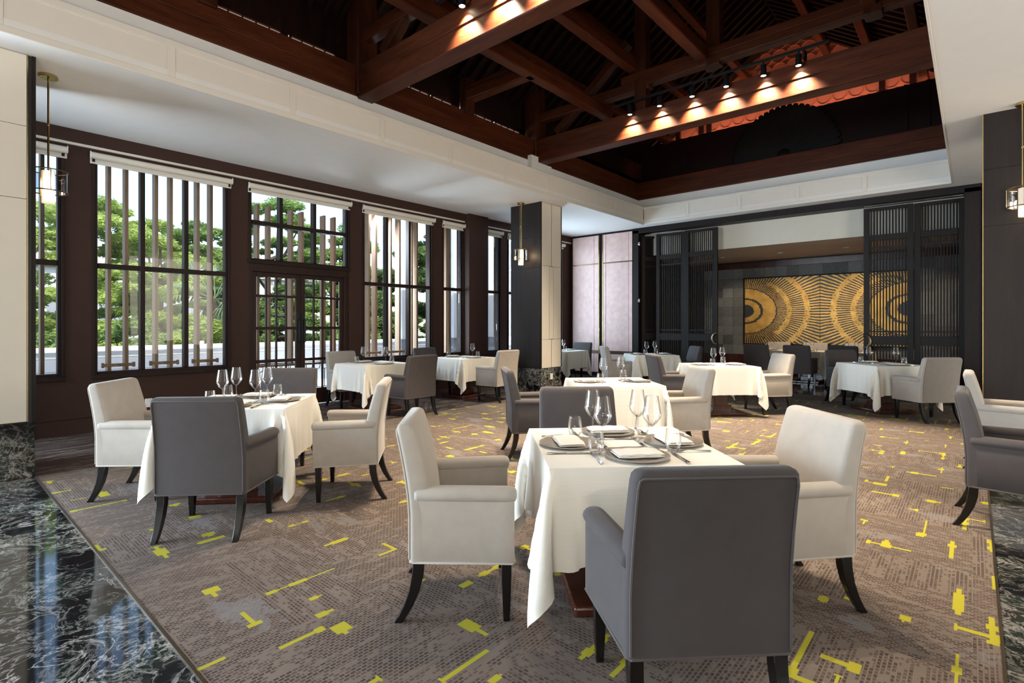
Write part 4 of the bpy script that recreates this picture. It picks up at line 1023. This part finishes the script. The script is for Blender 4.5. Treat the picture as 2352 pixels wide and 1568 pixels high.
def tree(x, y, h, r, mat, label, n=15000, size=.10, base=-1.2, low=.25, cl=70, flat=.38, trunk_r=.16, cat='tree', group='trees beyond the terrace'):
    t = empty('garden_tree', (x, y, base)); tag(t, label, cat, group)
    H = h - base; cs = []; rs = []
    for i in range(cl):
        a = RNG.random() * 2 * PI; f = RNG.random(); z = H * (low + (1 - low) * f); rr = r * math.sqrt(max(.05, 1 - ((f - .42) / .62) ** 2)) * (.25 + .75 * RNG.random() ** .6)
        cs.append((rr * math.cos(a), rr * math.sin(a), z * .97)); rs.append(r * (.16 + .17 * RNG.random()))
    leaves(cs, rs, int(n * 3.4), size * .50, mat, 'foliage', t, flat)
    tr = G(); lean = RNG.normal(0, .25, 2)
    tr.tube([(0, 0, -.1), (lean[0] * .3, lean[1] * .3, H * .3), (lean[0], lean[1], H * .6), (lean[0] * 1.2, lean[1] * 1.2, H * .85)], [trunk_r * 1.3, trunk_r, trunk_r * .6, trunk_r * .2], 8)
    obj('trunk', tr, 'bark', t)
    for i in range(9):
        c = cs[i * 3]; z0 = H * (.28 + .06 * i); k = z0 / H
        obj('branch', G().tube([(lean[0] * k, lean[1] * k, z0), (c[0] * .5, c[1] * .5, (z0 + c[2]) / 2 - .05), c], [trunk_r * .5, trunk_r * .3, trunk_r * .1], 6), 'bark', t)
    return t
tree(-19, 3.1, 5.0, 2.1, 'leaf_bright', 'bright feathery tree left of the wide window view', 21000, .10)
tree(-21, 5.6, 4.9, 1.9, 'leaf_bright', 'sparse bright tree in the middle of the wide window view', 8000, .10, cl=30)
tree(-24, 8.2, 5.6, 2.2, 'leaf_mid', 'taller tree seen at the right of the wide window', 12000, .12)
tree(-20, 9.2, 6.2, 1.8, 'leaf_mid', 'slender tree seen above the left door leaf', 14000, .11)
tree(-21, 12.6, 6.0, 2.3, 'leaf_mid', 'broad tree seen above the right door leaf', 17000, .11)
tree(-16.5, 11.2, 3.4, 1.6, 'leaf_dark', 'low dark tree behind the glazed door panes', 12000, .11, low=.2)
tree(-17, 15.5, 7.0, 2.6, 'leaf_dark', 'dense dark tree seen through the window right of the door', 24000, .12, low=.15)
tree(-19, 20.0, 7.2, 3.0, 'leaf_mid', 'dense tree behind the white terrace columns', 20000, .13, low=.15)
tree(-17.5, 25.5, 7.0, 3.0, 'leaf_mid', 'farthest tree, glimpsed beside the square column', 14000, .14, low=.15)
tree(-15.5, 7.6, 2.6, 1.1, 'leaf_dark', 'dark shrubby tree left behind the glazed door', 9000, .10, low=.15, cl=30)
SH = 'round shrubs along the terrace wall'
for i, (x, y, h, m, lab) in enumerate(((-15.2, 2.3, 1.25, 'leaf_mid', 'round green shrub behind the terrace wall, first from the near pillar'), (-15.6, 3.6, 1.5, 'leaf_mid', 'round green shrub behind the terrace wall, second from the near pillar'), (-15.0, 5.0, 1.4, 'leaf_bright', 'yellow green shrub behind the terrace wall, third from the near pillar'), (-15.4, 6.3, 1.6, 'leaf_mid', 'round green shrub behind the terrace wall, fourth from the near pillar'), (-15.4, 9.6, 1.6, 'leaf_mid', 'round green shrub behind the terrace wall, fifth from the near pillar'), (-15.2, 13.0, 1.4, 'leaf_bright', 'yellow green shrub behind the terrace wall, sixth from the near pillar'))):
    tree(x, y, h, .95, m, lab, 6500, .09, low=.2, cl=26, flat=.8, trunk_r=.06, cat='shrub', group=SH)
pt = empty('palm_tree', (-15.8, 5.45, -1.2)); tag(pt, 'fan palm with drooping fronds at the right of the wide window', 'palm')
obj('trunk', G().tube([(0, 0, 0), (.05, .05, 1.5), (.0, .1, 3.3)], [.16, .13, .12], 10), 'bark', pt)
for k in range(26):
    a = RNG.random() * 2 * PI; el = math.radians(RNG.uniform(-35, 65)); gg = G()
    L1 = .75; dx, dy, dz = math.cos(a) * math.cos(el), math.sin(a) * math.cos(el), math.sin(el); tip = Vector((dx * L1, dy * L1, 3.35 + dz * L1))
    gg.tube([(0, .1, 3.3), tip], .012, 4)
    side = Vector((-math.sin(a), math.cos(a), 0)); fw = Vector((dx, dy, dz))
    for q in range(-7, 8):
        t = q / 7 * 1.25; dr = (fw * math.cos(t) + side * math.sin(t)).normalized(); e = tip + dr * .55 + Vector((0, 0, -.22)); m_ = tip + dr * .3
        sd = dr.cross(Vector((0, 0, 1))).normalized() * .022
        gg.add([tip, m_ + sd, e, m_ - sd], [(0, 1, 2, 3)])
    obj('frond', gg, 'leaf_palm', pt, smooth=False)
fb = empty('far_building', (-46, 14, -1.2)); tag(fb, 'pale hazy building far behind the trees', 'building')
obj('wall', G().box(-3, 3, -9, 9, 0, 6.2), 'far_building', fb, smooth=False); obj('roof', G().prism([(-3.4, 6.2), (3.4, 6.2), (0, 7.6)], -9.4, 9.4), 'roof_tile_clay', fb, smooth=False)
for i in range(7): piece('window', 'grey_plinth', (3.0, -7.8 + i * 2.6, 3.6), (.1, 1.3, 1.5), fb)
